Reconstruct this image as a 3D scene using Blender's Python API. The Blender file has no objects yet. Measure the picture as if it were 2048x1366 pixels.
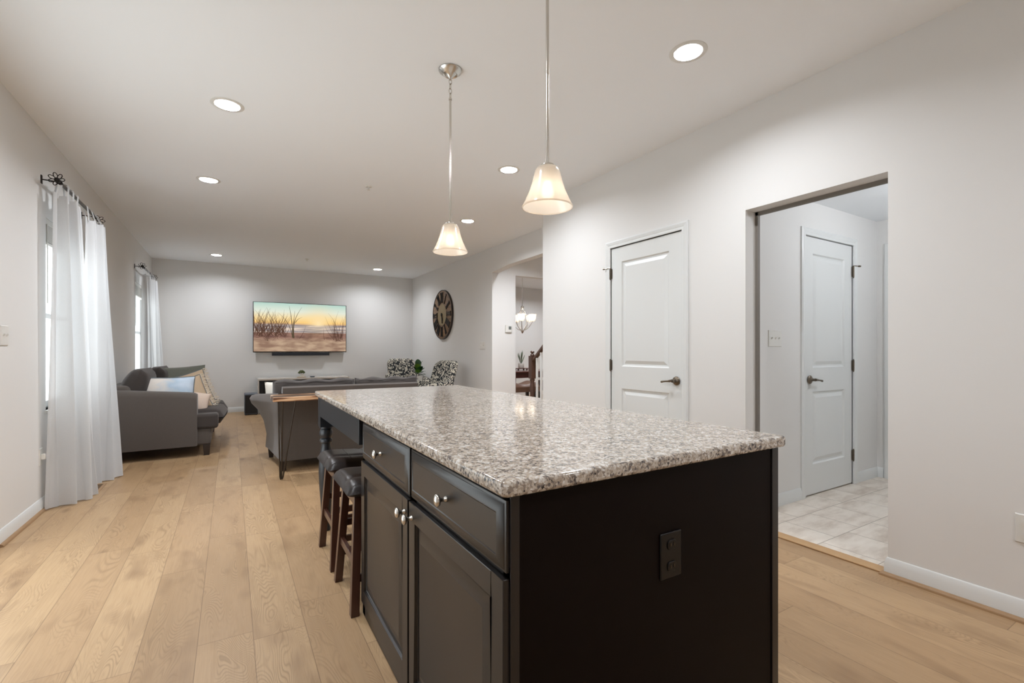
import bpy, bmesh, math, random
from mathutils import Matrix, Vector
PI = math.pi
sc = bpy.context.scene
COL = sc.collection
random.seed(7)

# ------------------------------------------------------------------ camera, world, exposure
cam_d = bpy.data.cameras.new('camera')
cam = bpy.data.objects.new('camera', cam_d)
COL.objects.link(cam)
cam.location = (0, 0, 1.153)
cam.rotation_euler = (PI / 2, 0, -math.atan2(562, 941))
cam_d.sensor_fit = 'HORIZONTAL'
cam_d.sensor_width = 36.0
cam_d.lens = 36.0 * 941 / 2048
cam_d.shift_y = (700 - 683) / 2048
cam_d.clip_start = 0.02
sc.camera = cam

W = bpy.data.worlds.new('daylight')
sc.world = W
W.use_nodes = True
W.node_tree.nodes['Background'].inputs[0].default_value = (0.93, 0.97, 1.0, 1)
W.node_tree.nodes['Background'].inputs[1].default_value = 3.6

sc.view_settings.view_transform = 'Standard'
sc.view_settings.look = 'None'
sc.view_settings.gamma = 1.0
sc.view_settings.use_curve_mapping = False
sc.view_settings.exposure = 0.08
sc.cycles.max_bounces = 10
sc.cycles.diffuse_bounces = 6
sc.cycles.glossy_bounces = 4
sc.cycles.transmission_bounces = 6
sc.cycles.transparent_max_bounces = 8
sc.cycles.sample_clamp_indirect = 6.0
sc.cycles.caustics_reflective = False
sc.cycles.caustics_refractive = False
sc.cycles.use_denoising = True

CAN_W = 18.5        # watts of each recessed lamp
KITCHEN_W = 15.0    # unseen recessed lamps added to light the kitchen end, behind the camera
PENDANT_W = 0.95
HALL_W = 30.0
DINING_W = 34.0
LAUNDRY_W = 23.0
CHANDELIER_W = 1.6
WARM = (0.96, 1.0, 1.06)


def lamp(name, kind, loc, watts, parent=None, size=0.1, color=WARM, rot=(0, 0, 0)):
    d = bpy.data.lights.new(name, kind)
    d.energy = watts
    d.color = color
    if kind == 'AREA':
        d.shape = 'DISK'
        d.size = size
    elif kind == 'POINT':
        d.shadow_soft_size = size
    o = bpy.data.objects.new(name, d)
    COL.objects.link(o)
    o.location = loc
    o.rotation_euler = rot
    if parent:
        o.parent = parent
    return o


def portal(loc, rot, sx, sy):
    d = bpy.data.lights.new('window_portal', 'AREA')
    d.shape = 'RECTANGLE'
    d.size = sx
    d.size_y = sy
    d.cycles.is_portal = True
    o = bpy.data.objects.new('window_portal', d)
    COL.objects.link(o)
    o.location = loc
    o.rotation_euler = rot


# daylight enters by the patio door and the two windows of the left wall
portal((-1.26, 2.85, 1.03), (0, -PI / 2, 0), 2.0, 1.9)
portal((-1.26, 5.19, 1.42), (0, -PI / 2, 0), 1.42, 0.92)
portal((-1.26, 8.96, 1.42), (0, -PI / 2, 0), 1.42, 0.92)


# ------------------------------------------------------------------ materials
def lin(c):
    r = []
    for v in c[:3]:
        v = v / 255.0
        r.append(v / 12.92 if v <= 0.04045 else ((v + 0.055) / 1.055) ** 2.4)
    return (r[0], r[1], r[2], 1.0)


class NT:
    def __init__(s, name):
        s.m = bpy.data.materials.new(name)
        s.m.use_nodes = True
        s.t = s.m.node_tree
        s.t.nodes.clear()
        s.out = s.t.nodes.new('ShaderNodeOutputMaterial')

    def n(s, typ, ins=None, **kw):
        nd = s.t.nodes.new('ShaderNode' + typ)
        for k, v in kw.items():
            setattr(nd, k, v)
        for k, v in (ins or {}).items():
            s.put(nd.inputs[k], v)
        return nd

    def put(s, sock, v):
        if isinstance(v, bpy.types.NodeSocket):
            s.t.links.new(v, sock)
        elif isinstance(v, bpy.types.Node):
            s.t.links.new(v.outputs[0], sock)
        else:
            sock.default_value = v

    def math(s, op, a, b=0.0, clamp=False):
        nd = s.n('Math', {0: a, 1: b}, operation=op)
        nd.use_clamp = clamp
        return nd.outputs[0]

    def mix(s, f, a, b, blend='MIX'):
        nd = s.n('Mix', data_type='RGBA', blend_type=blend)
        s.put(nd.inputs[0], f)
        s.put(nd.inputs[6], a)
        s.put(nd.inputs[7], b)
        return nd.outputs[2]

    def ramp(s, f, stops, interp='LINEAR'):
        nd = s.n('ValToRGB', {0: f})
        cr = nd.color_ramp
        cr.interpolation = interp
        while len(cr.elements) < len(stops):
            cr.elements.new(0.5)
        for e, (p, c) in zip(cr.elements, stops):
            e.position = p
            e.color = c if len(c) == 4 else (*c, 1)
        return nd.outputs[0]

    def done(s, shader):
        s.t.links.new(shader.outputs[0], s.out.inputs[0])
        return s.m


def principled(nt, color, rough=0.5, metal=0.0, coat=0.0, spec=0.5, bump=None, bstr=0.2, bdist=0.002, sheen=0.0):
    p = nt.n('BsdfPrincipled', {'Base Color': color, 'Roughness': rough, 'Metallic': metal, 'Coat Weight': coat,
                                'Specular IOR Level': spec, 'Sheen Weight': sheen})
    if coat:
        p.inputs['Coat Roughness'].default_value = 0.05
    if bump is not None:
        b = nt.n('Bump', {'Height': bump, 'Strength': bstr, 'Distance': bdist})
        nt.t.links.new(b.outputs[0], p.inputs['Normal'])
    return p


def flat(name, c, rough=0.5, metal=0.0, coat=0.0, spec=0.5, noise=0.0, nscale=40.0, bstr=0.1, sheen=0.0):
    nt = NT(name)
    col = lin(c)
    bump = None
    co = nt.n('TexCoord').outputs['Object']
    nz = nt.n('TexNoise', {'Vector': co, 'Scale': nscale, 'Detail': 3.0}).outputs[0]
    if noise:
        dark = tuple(v * (1 - noise) for v in col[:3]) + (1,)
        lite = tuple(min(1, v * (1 + noise)) for v in col[:3]) + (1,)
        col = nt.mix(nz, dark, lite)
        bump = nz
    return nt.done(principled(nt, col, rough, metal, coat, spec, bump, bstr, sheen=sheen))


M = {}
M['wall'] = flat('wall_paint', (224, 223, 221), 0.65, spec=0.2, noise=0.006, nscale=220, bstr=0.03)
M['ceiling'] = flat('ceiling_paint', (244, 247, 250), 0.8, spec=0.1, noise=0.004, nscale=160, bstr=0.02)
M['trim'] = flat('white_trim_paint', (221, 223, 222), 0.35, noise=0.003)
M['grey_trim'] = flat('grey_trim_paint', (118, 112, 104), 0.6)
M['black'] = flat('black_plastic', (22, 23, 26), 0.35, noise=0.02)
M['screen_black'] = flat('black_bezel', (12, 12, 13), 0.25)
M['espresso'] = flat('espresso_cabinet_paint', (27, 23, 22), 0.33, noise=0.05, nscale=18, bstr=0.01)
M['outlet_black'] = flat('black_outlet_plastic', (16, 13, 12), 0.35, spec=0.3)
M['espresso_shaded'] = flat('espresso_shaded_panel', (15, 7, 5), 0.55, spec=0.10, noise=0.06, nscale=14, bstr=0.01)  # espresso finish darkened, shade of the unlit end put into the colour
M['blue_black'] = flat('blue_black_paint', (34, 38, 44), 0.32, noise=0.05, nscale=18, bstr=0.01)
M['nickel'] = flat('brushed_nickel', (206, 202, 195), 0.24, 1.0, noise=0.03, nscale=90)
M['old_nickel'] = flat('antique_nickel', (120, 110, 98), 0.3, 1.0, noise=0.05, nscale=90)
M['iron'] = flat('dark_iron', (44, 40, 38), 0.5, 0.6, noise=0.06)
M['rod_grey'] = flat('pewter_rod', (88, 84, 80), 0.4, 0.7, noise=0.04)
M['hairpin'] = flat('bare_steel', (74, 66, 58), 0.35, 0.9, noise=0.08)
M['sofa'] = flat('grey_brown_velvet', (86, 79, 74), 0.85, spec=0.15, noise=0.05, nscale=60, bstr=0.05, sheen=0.25)
M['sofa_dark'] = flat('dark_grey_velvet', (66, 60, 57), 0.85, spec=0.15, noise=0.05, nscale=60, bstr=0.05, sheen=0.2)
M['dark_leg'] = flat('dark_wood_leg', (44, 33, 27), 0.4, noise=0.08, nscale=30)
M['stool_wood'] = flat('walnut_stained_wood', (66, 38, 28), 0.3, noise=0.14, nscale=22, bstr=0.02, coat=0.2)
M['cherry'] = flat('cherry_stained_wood', (84, 40, 30), 0.3, noise=0.15, nscale=20, bstr=0.02, coat=0.2)
M['newel'] = flat('dark_stained_oak', (78, 54, 44), 0.4, noise=0.14, nscale=26, bstr=0.03)
M['white_plastic'] = flat('white_plastic', (222, 221, 216), 0.35)
M['wall_plate'] = flat('almond_white_plastic', (220, 218, 213), 0.35)
M['lcd'] = flat('thermostat_display', (108, 112, 108), 0.25)
M['ceramic'] = flat('white_ceramic', (222, 220, 214), 0.3, noise=0.01)
M['leaf'] = flat('dark_green_leaf', (38, 78, 34), 0.35, noise=0.25, nscale=14)
M['leaf_light'] = flat('bright_green_leaf', (92, 132, 44), 0.35, noise=0.2, nscale=14)
M['sage'] = flat('sage_green_leaf', (112, 124, 104), 0.5, noise=0.2, nscale=14)
M['succulent'] = flat('olive_succulent', (70, 80, 38), 0.5, noise=0.25, nscale=40)
M['soil'] = flat('potting_soil', (50, 40, 32), 0.95, noise=0.2)
M['cream_cloth'] = flat('cream_cotton', (226, 220, 210), 0.9, spec=0.1, noise=0.02, nscale=120)
M['olive_cloth'] = flat('sage_velvet', (112, 114, 104), 0.85, spec=0.1, noise=0.08, nscale=50, sheen=0.2)
M['tan_cloth'] = flat('tan_linen', (194, 172, 146), 0.9, spec=0.1, noise=0.06, nscale=80)
M['blush_cloth'] = flat('blush_linen', (216, 196, 180), 0.9, spec=0.1, noise=0.04, nscale=80)
M['fringe'] = flat('ivory_tassel_yarn', (222, 210, 192), 0.95, spec=0.05, noise=0.08, nscale=160)
M['slate_cloth'] = flat('slate_piping', (104, 112, 116), 0.85, noise=0.06)
M['baffle'] = flat('warm_white_baffle', (236, 222, 200), 0.6)
M['vent'] = flat('bronze_register', (104, 84, 60), 0.45, 0.3, noise=0.06)
M['vinyl'] = flat('white_vinyl_frame', (232, 234, 234), 0.3)
M['blind'] = flat('white_blind_slats', (214, 212, 206), 0.5)
M['marble'] = flat('pale_stone_top', (206, 200, 192), 0.25, noise=0.03, nscale=12)
M['gunmetal'] = flat('soundbar_cloth', (34, 38, 46), 0.6, noise=0.1, nscale=200)
M['speaker_grey'] = flat('blue_grey_vinyl', (86, 94, 106), 0.4)
M['grey_seat'] = flat('grey_seat_fabric', (150, 146, 138), 0.85, noise=0.05)


def wood_floor():
    nt = NT('oak_plank_floor')
    co = nt.n('TexCoord').outputs['Object']
    sp = nt.n('SeparateXYZ', {0: co})
    xr = nt.math('DIVIDE', nt.math('SUBTRACT', sp.outputs[0], 0.0775), 0.1905)
    row = nt.math('FLOOR', xr)
    fx = nt.math('FRACT', xr)
    rn = nt.n('TexWhiteNoise', {'W': row}, noise_dimensions='1D').outputs[0]
    yr = nt.math('ADD', nt.math('DIVIDE', sp.outputs[1], 1.22), nt.math('MULTIPLY', rn, 7.3))
    cell = nt.math('FLOOR', yr)
    fy = nt.math('FRACT', yr)
    cv = nt.n('CombineXYZ', {0: row, 1: cell, 2: 0.0})
    wn = nt.n('TexWhiteNoise', {'Vector': cv}, noise_dimensions='3D')
    pid = wn.outputs[0]
    seed = nt.math('MULTIPLY', pid, 40.0)
    gv = nt.n('CombineXYZ', {0: nt.math('MULTIPLY', sp.outputs[0], 7.0), 1: nt.math('MULTIPLY', sp.outputs[1], 1.0), 2: seed})
    n1 = nt.n('TexNoise', {'Vector': gv, 'Scale': 1.0, 'Detail': 2.0, 'Roughness': 0.42, 'Distortion': 0.5}).outputs[0]
    kvv = nt.n('CombineXYZ', {0: nt.math('MULTIPLY', sp.outputs[0], 4.2), 1: nt.math('MULTIPLY', sp.outputs[1], 1.7), 2: seed})
    kvo = nt.n('TexVoronoi', {'Vector': kvv, 'Scale': 1.0})
    kd = kvo.outputs['Distance']
    krand = nt.math('GREATER_THAN', nt.n('SeparateColor', {0: kvo.outputs['Color']}).outputs[1], 0.45)
    n1 = nt.math('ADD', n1, nt.math('MULTIPLY', nt.math('MULTIPLY', nt.n('MapRange', {0: kd, 1: 0.0, 2: 0.40, 3: 1.0, 4: 0.0}).outputs[0], krand), 0.13))
    core = nt.math('MULTIPLY', nt.n('MapRange', {0: kd, 1: 0.03, 2: 0.13, 3: 1.0, 4: 0.0}).outputs[0], krand)
    rings = nt.math('ADD', nt.math('MULTIPLY', nt.math('SINE', nt.math('MULTIPLY', n1, 330.0)), 0.5), 0.5)
    rings = nt.math('POWER', rings, 3.0)
    msk = nt.n('TexNoise', {'Vector': nt.n('CombineXYZ', {0: nt.math('MULTIPLY', sp.outputs[0], 9.0), 1: nt.math('MULTIPLY', sp.outputs[1], 2.0), 2: nt.math('ADD', seed, 3.0)}), 'Scale': 1.0, 'Detail': 2.0}).outputs[0]
    rings = nt.math('MULTIPLY', rings, nt.n('MapRange', {0: msk, 1: 0.38, 2: 0.62}).outputs[0])
    fv = nt.n('CombineXYZ', {0: nt.math('MULTIPLY', sp.outputs[0], 240.0), 1: nt.math('MULTIPLY', sp.outputs[1], 7.0), 2: seed})
    fine = nt.n('TexNoise', {'Vector': fv, 'Scale': 1.0, 'Detail': 3.0}).outputs[0]
    kv = nt.n('CombineXYZ', {0: nt.math('MULTIPLY', sp.outputs[0], 6.0), 1: nt.math('MULTIPLY', sp.outputs[1], 2.2), 2: nt.math('ADD', seed, 9.0)})
    blot = nt.n('TexNoise', {'Vector': kv, 'Scale': 1.0, 'Detail': 2.5, 'Roughness': 0.6}).outputs[0]
    knot = nt.n('MapRange', {0: blot, 1: 0.54, 2: 0.76, 3: 0.0, 4: 1.0}).outputs[0]
    base = nt.ramp(pid, [(0.0, lin((164, 134, 100))), (0.35, lin((174, 143, 108))), (0.7, lin((182, 152, 116))), (1.0, lin((170, 139, 104)))])
    base = nt.mix(nt.math('MULTIPLY', rings, 0.48), base, lin((122, 95, 66)))
    base = nt.mix(nt.math('MULTIPLY', nt.n('MapRange', {0: fine, 1: 0.42, 2: 0.7}).outputs[0], 0.34), base, lin((150, 118, 84)))
    base = nt.mix(nt.math('MULTIPLY', knot, 0.62), base, lin((122, 92, 64)))
    base = nt.mix(nt.math('MULTIPLY', core, 0.55), base, lin((112, 84, 58)))
    ex = nt.math('MINIMUM', fx, nt.math('SUBTRACT', 1.0, fx))
    ey = nt.math('MULTIPLY', nt.math('MINIMUM', fy, nt.math('SUBTRACT', 1.0, fy)), 6.4)
    gap = nt.math('LESS_THAN', nt.math('MINIMUM', ex, ey), 0.008)
    base = nt.mix(nt.math('MULTIPLY', gap, 0.55), base, lin((96, 70, 46)))
    h = nt.math('SUBTRACT', nt.math('MULTIPLY', fine, 0.4), nt.math('ADD', nt.math('MULTIPLY', rings, 0.6), nt.math('MULTIPLY', gap, 2.0)))
    p = principled(nt, base, 0.42, spec=0.45, bump=h, bstr=0.25, bdist=0.0012)
    return nt.done(p)


def tile_floor():
    nt = NT('beige_stone_tile')
    co = nt.n('TexCoord').outputs['Object']
    sp = nt.n('SeparateXYZ', {0: co})
    xr = nt.math('DIVIDE', nt.math('SUBTRACT', sp.outputs[0], 3.195), 0.31)
    yr0 = nt.math('DIVIDE', nt.math('SUBTRACT', sp.outputs[1], 1.465), 0.305)
    row = nt.math('FLOOR', yr0)
    xr = nt.math('ADD', xr, nt.math('MULTIPLY', nt.math('MODULO', nt.math('ABSOLUTE', row), 2.0), 0.5))
    fx = nt.math('FRACT', xr)
    fy = nt.math('FRACT', yr0)
    wn = nt.n('TexWhiteNoise', {'Vector': nt.n('CombineXYZ', {0: nt.math('FLOOR', xr), 1: row})}, noise_dimensions='3D').outputs[0]
    nv = nt.n('CombineXYZ', {0: nt.math('MULTIPLY', sp.outputs[0], 3.0), 1: nt.math('MULTIPLY', sp.outputs[1], 9.0), 2: nt.math('MULTIPLY', wn, 20.0)})
    nz = nt.n('TexNoise', {'Vector': nv, 'Scale': 1.0, 'Detail': 5.0, 'Roughness': 0.65}).outputs[0]
    base = nt.ramp(nz, [(0.3, lin((190, 175, 160))), (0.55, lin((222, 212, 200))), (0.8, lin((234, 226, 216)))])
    e = nt.math('MINIMUM', nt.math('MINIMUM', fx, nt.math('SUBTRACT', 1.0, fx)), nt.math('MINIMUM', fy, nt.math('SUBTRACT', 1.0, fy)))
    g = nt.math('LESS_THAN', e, 0.007)
    base = nt.mix(g, base, lin((150, 138, 126)))
    return nt.done(principled(nt, base, 0.4, bump=nt.math('SUBTRACT', 1.0, g), bstr=0.3))


def granite():
    nt = NT('speckled_granite')
    co = nt.n('TexCoord').outputs['Object']
    nz = nt.n('TexNoise', {'Vector': co, 'Scale': 70.0, 'Detail': 2.0}).outputs[1]
    v = nt.n('Vector' + 'Math', {0: co, 1: nt.n('VectorMath', {0: nz, 'Scale': 0.012}, operation='SCALE').outputs[0]}, operation='ADD').outputs[0]
    vo = nt.n('TexVoronoi', {'Vector': v, 'Scale': 172.0})
    r = nt.n('SeparateColor', {0: vo.outputs['Color']}).outputs[0]
    patch = nt.n('TexNoise', {'Vector': co, 'Scale': 42.0, 'Detail': 2.0, 'Roughness': 0.6}).outputs[0]
    r2 = nt.math('ADD', nt.math('MULTIPLY', r, 0.62), nt.math('MULTIPLY', nt.math('SUBTRACT', patch, 0.31), 1.0))
    c = nt.ramp(r2, [(0.0, lin((48, 45, 47))), (0.12, lin((104, 97, 94))), (0.24, lin((140, 129, 119))), (0.38, lin((170, 157, 142))),
                     (0.54, lin((192, 183, 172))), (0.76, lin((212, 209, 205)))], 'CONSTANT')
    p = principled(nt, c, 0.10, spec=0.42)
    return nt.done(p)


def leather():
    nt = NT('dark_brown_leather')
    co = nt.n('TexCoord').outputs['Object']
    n1 = nt.n('TexNoise', {'Vector': co, 'Scale': 9.0, 'Detail': 3.0}).outputs[0]
    n2 = nt.n('TexVoronoi', {'Vector': co, 'Scale': 260.0}).outputs[0]
    c = nt.mix(n1, lin((26, 19, 17)), lin((46, 35, 30)))
    return nt.done(principled(nt, c, 0.34, spec=0.4, bump=nt.math('ADD', n1, nt.math('MULTIPLY', n2, 0.15)), bstr=0.25, bdist=0.006))


def brown_leather():
    nt = NT('worn_brown_leather')
    co = nt.n('TexCoord').outputs['Object']
    n1 = nt.n('TexNoise', {'Vector': co, 'Scale': 5.0, 'Detail': 4.0}).outputs[0]
    c = nt.mix(n1, lin((70, 52, 44)), lin((128, 96, 78)))
    return nt.done(principled(nt, c, 0.4, bump=n1, bstr=0.1))


def damask():
    nt = NT('black_cream_damask')
    co = nt.n('TexCoord').outputs['Object']
    nz = nt.n('TexNoise', {'Vector': co, 'Scale': 11.0, 'Detail': 1.0}).outputs[1]
    v = nt.n('VectorMath', {0: co, 1: nt.n('VectorMath', {0: nz, 'Scale': 0.06}, operation='SCALE').outputs[0]}, operation='ADD').outputs[0]
    vo = nt.n('TexVoronoi', {'Vector': v, 'Scale': 15.0}, feature='SMOOTH_F1').outputs[0]
    w = nt.math('SINE', nt.math('MULTIPLY', vo, 26.0))
    t = nt.math('GREATER_THAN', w, 0.15)
    c = nt.mix(t, lin((54, 56, 58)), lin((200, 194, 180)))
    return nt.done(principled(nt, c, 0.85, spec=0.15))


def sky_pillow():
    nt = NT('pale_blue_sand_print')
    co = nt.n('TexCoord').outputs['Generated']
    nz = nt.n('TexNoise', {'Vector': co, 'Scale': 3.0, 'Detail': 2.0}).outputs[0]
    sp = nt.n('SeparateXYZ', {0: co})
    f = nt.math('ADD', nt.math('MULTIPLY', sp.outputs[0], 0.6), nt.math('MULTIPLY', nz, 0.7))
    c = nt.ramp(f, [(0.25, lin((206, 200, 194))), (0.5, lin((220, 212, 204))), (0.72, lin((178, 196, 212))), (0.95, lin((206, 218, 232)))])
    return nt.done(principled(nt, c, 0.8, spec=0.15))


def live_edge():
    nt = NT('live_edge_wood_and_resin')
    co = nt.n('TexCoord').outputs['Object']
    sp = nt.n('SeparateXYZ', {0: co})
    gv = nt.n('CombineXYZ', {0: nt.math('MULTIPLY', sp.outputs[0], 3.0), 1: nt.math('MULTIPLY', sp.outputs[1], 14.0), 2: nt.math('MULTIPLY', sp.outputs[2], 40.0)})
    nz = nt.n('TexNoise', {'Vector': gv, 'Scale': 1.0, 'Detail': 3.0}).outputs[0]
    c = nt.ramp(nz, [(0.32, lin((70, 46, 34))), (0.46, lin((120, 82, 58))), (0.54, lin((190, 148, 112))), (0.7, lin((214, 178, 142)))])
    wob = nt.math('ADD', sp.outputs[1], nt.math('MULTIPLY', nt.math('SUBTRACT', nz, 0.5), 0.10))
    band = nt.n('MapRange', {0: nt.math('ABSOLUTE', nt.math('SUBTRACT', wob, -0.015)), 1: 0.06, 2: 0.085, 3: 1.0, 4: 0.0}).outputs[0]
    c = nt.mix(nt.math('MULTIPLY', band, 0.85), c, lin((62, 44, 36)))
    return nt.done(principled(nt, c, 0.3, coat=0.3))


def clock_wood():
    nt = NT('weathered_brown_clock_wood')
    co = nt.n('TexCoord').outputs['Object']
    gv = nt.n('VectorMath', {0: co, 1: (1, 2.5, 14.0)}, operation='MULTIPLY').outputs[0]
    nz = nt.n('TexNoise', {'Vector': gv, 'Scale': 1.6, 'Detail': 4.0}).outputs[0]
    c = nt.ramp(nz, [(0.3, lin((98, 76, 58))), (0.55, lin((134, 106, 80))), (0.75, lin((150, 116, 80)))])
    return nt.done(principled(nt, c, 0.6))


def sheer():
    nt = NT('white_sheer_cotton')
    co = nt.n('TexCoord').outputs['Object']
    wv = nt.n('TexNoise', {'Vector': co, 'Scale': 300.0, 'Detail': 1.0}).outputs[0]
    c = nt.mix(wv, lin((216, 218, 220)), lin((228, 229, 230)))
    d = nt.n('BsdfDiffuse', {0: c})
    t = nt.n('BsdfTranslucent', {0: c})
    m = nt.n('MixShader', {0: 0.30, 1: d.outputs[0], 2: t.outputs[0]})
    tr = nt.n('BsdfTransparent')
    m2 = nt.n('MixShader', {0: 0.05, 1: m.outputs[0], 2: tr.outputs[0]})
    return nt.done(m2)


def pane():
    nt = NT('window_glass')
    tr = nt.n('BsdfTransparent', {0: (0.97, 0.985, 0.98, 1)})
    gl = nt.n('BsdfGlossy', {0: (1, 1, 1, 1), 1: 0.02})
    return nt.done(nt.n('MixShader', {0: 0.05, 1: tr.outputs[0], 2: gl.outputs[0]}))


def frosted():
    nt = NT('frosted_white_glass')
    c = lin((244, 232, 216))
    t = nt.n('BsdfTranslucent', {0: c})
    d = nt.n('BsdfDiffuse', {0: c})
    tr = nt.n('BsdfTransparent', {0: (1, 0.97, 0.94, 1)})
    gl = nt.n('BsdfGlossy', {0: (1, 1, 1, 1), 1: 0.15})
    a = nt.n('MixShader', {0: 0.35, 1: t.outputs[0], 2: d.outputs[0]})
    b = nt.n('MixShader', {0: 0.20, 1: a.outputs[0], 2: tr.outputs[0]})
    lw = nt.n('LayerWeight', {0: 0.35})
    f = nt.math('MULTIPLY', lw.outputs[1], 0.5)
    return nt.done(nt.n('MixShader', {0: f, 1: b.outputs[0], 2: gl.outputs[0]}))


def glow(name, c, s):
    nt = NT(name)
    return nt.done(nt.n('Emission', {0: c, 1: s}))


def screen_image():
    nt = NT('sunset_beach_picture')
    co = nt.n('TexCoord').outputs['Object']          # object origin at the screen's centre, 1.66 x 0.93
    sp = nt.n('SeparateXYZ', {0: co})
    u = nt.math('ADD', nt.math('DIVIDE', sp.outputs[0], 1.66), 0.5)
    nlow = nt.n('TexNoise', {'Vector': co, 'Scale': 3.0, 'Detail': 4.0}).outputs[0]
    v = nt.math('ADD', nt.math('DIVIDE', sp.outputs[2], 0.93), 0.5)
    sky = nt.ramp(v, [(0.56, lin((196, 160, 138))), (0.60, lin((250, 206, 130))), (0.70, lin((250, 224, 168))), (0.83, lin((228, 234, 218))), (1.0, lin((184, 216, 204)))])
    wv = nt.n('CombineXYZ', {0: nt.math('MULTIPLY', sp.outputs[0], 2.0), 1: 0.0, 2: nt.math('MULTIPLY', sp.outputs[2], 34.0)})
    wn = nt.n('TexNoise', {'Vector': wv, 'Scale': 1.0, 'Detail': 3.0}).outputs[0]
    sea = nt.ramp(wn, [(0.36, lin((138, 132, 136))), (0.5, lin((176, 164, 160))), (0.6, lin((226, 206, 190)))])
    sv = nt.n('CombineXYZ', {0: nt.math('MULTIPLY', sp.outputs[0], 4.0), 1: 0.0, 2: nt.math('MULTIPLY', sp.outputs[2], 13.0)})
    sn = nt.n('TexNoise', {'Vector': sv, 'Scale': 1.0, 'Detail': 5.0}).outputs[0]
    sand_hi = nt.ramp(sn, [(0.35, lin((112, 82, 74))), (0.6, lin((156, 120, 106)))])
    sand_lo = nt.ramp(sn, [(0.35, lin((146, 116, 98))), (0.62, lin((192, 164, 138)))])
    sand = nt.mix(nt.n('MapRange', {0: v, 1: 0.2, 2: 0.3}).outputs[0], sand_lo, sand_hi)
    low = nt.mix(nt.n('MapRange', {0: v, 1: 0.385, 2: 0.40}).outputs[0], sand, sea)
    img = nt.mix(nt.n('MapRange', {0: v, 1: 0.555, 2: 0.565}).outputs[0], low, sky)
    du = nt.math('MULTIPLY', nt.math('SUBTRACT', u, 0.685), 1.78)
    dv = nt.math('SUBTRACT', v, 0.60)
    d = nt.math('SQRT', nt.math('ADD', nt.math('MULTIPLY', du, du), nt.math('MULTIPLY', dv, dv)))
    g = nt.math('POWER', nt.n('MapRange', {0: d, 1: 0.03, 2: 0.40, 3: 1.0, 4: 0.0}).outputs[0], 3.0)
    above = nt.n('MapRange', {0: v, 1: 0.53, 2: 0.57, 3: 0.25, 4: 1.0}).outputs[0]
    img = nt.mix(nt.math('MULTIPLY', g, above), img, lin((255, 250, 232)))
    ring = nt.math('POWER', nt.n('MapRange', {0: d, 1: 0.05, 2: 0.55, 3: 1.0, 4: 0.0}).outputs[0], 2.0)
    img = nt.mix(nt.math('MULTIPLY', nt.math('MULTIPLY', ring, above), 0.55), img, lin((255, 206, 92)))
    e = nt.n('Emission', {0: img, 1: 0.95})
    return nt.done(e)


M['floor'] = wood_floor()
M['tile'] = tile_floor()
M['granite'] = granite()
M['leather'] = leather()
M['brown_leather'] = brown_leather()
M['damask'] = damask()
M['sky_pillow'] = sky_pillow()
M['live_edge'] = live_edge()
M['clock_wood'] = clock_wood()
M['sheer'] = sheer()
M['glass'] = pane()
M['frosted'] = frosted()
M['bulb'] = glow('lit_bulb', (1.0, 0.93, 0.82, 1), 3.0)
M['led'] = glow('lit_led_diffuser', (1.0, 0.95, 0.88, 1), 5.0)
M['screen'] = screen_image()
M['grass_picture'] = glow('dune_grass_picture', lin((92, 66, 54)), 0.9)
M['grass_picture_dark'] = glow('dark_dune_grass_picture', lin((86, 74, 56)), 1.0)
M['shoe_wood'] = flat('oak_shoe_moulding', (158, 126, 92), 0.45, noise=0.12, nscale=20)
M['threshold'] = flat('oak_threshold_strip', (178, 142, 100), 0.45, noise=0.12, nscale=20)


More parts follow.
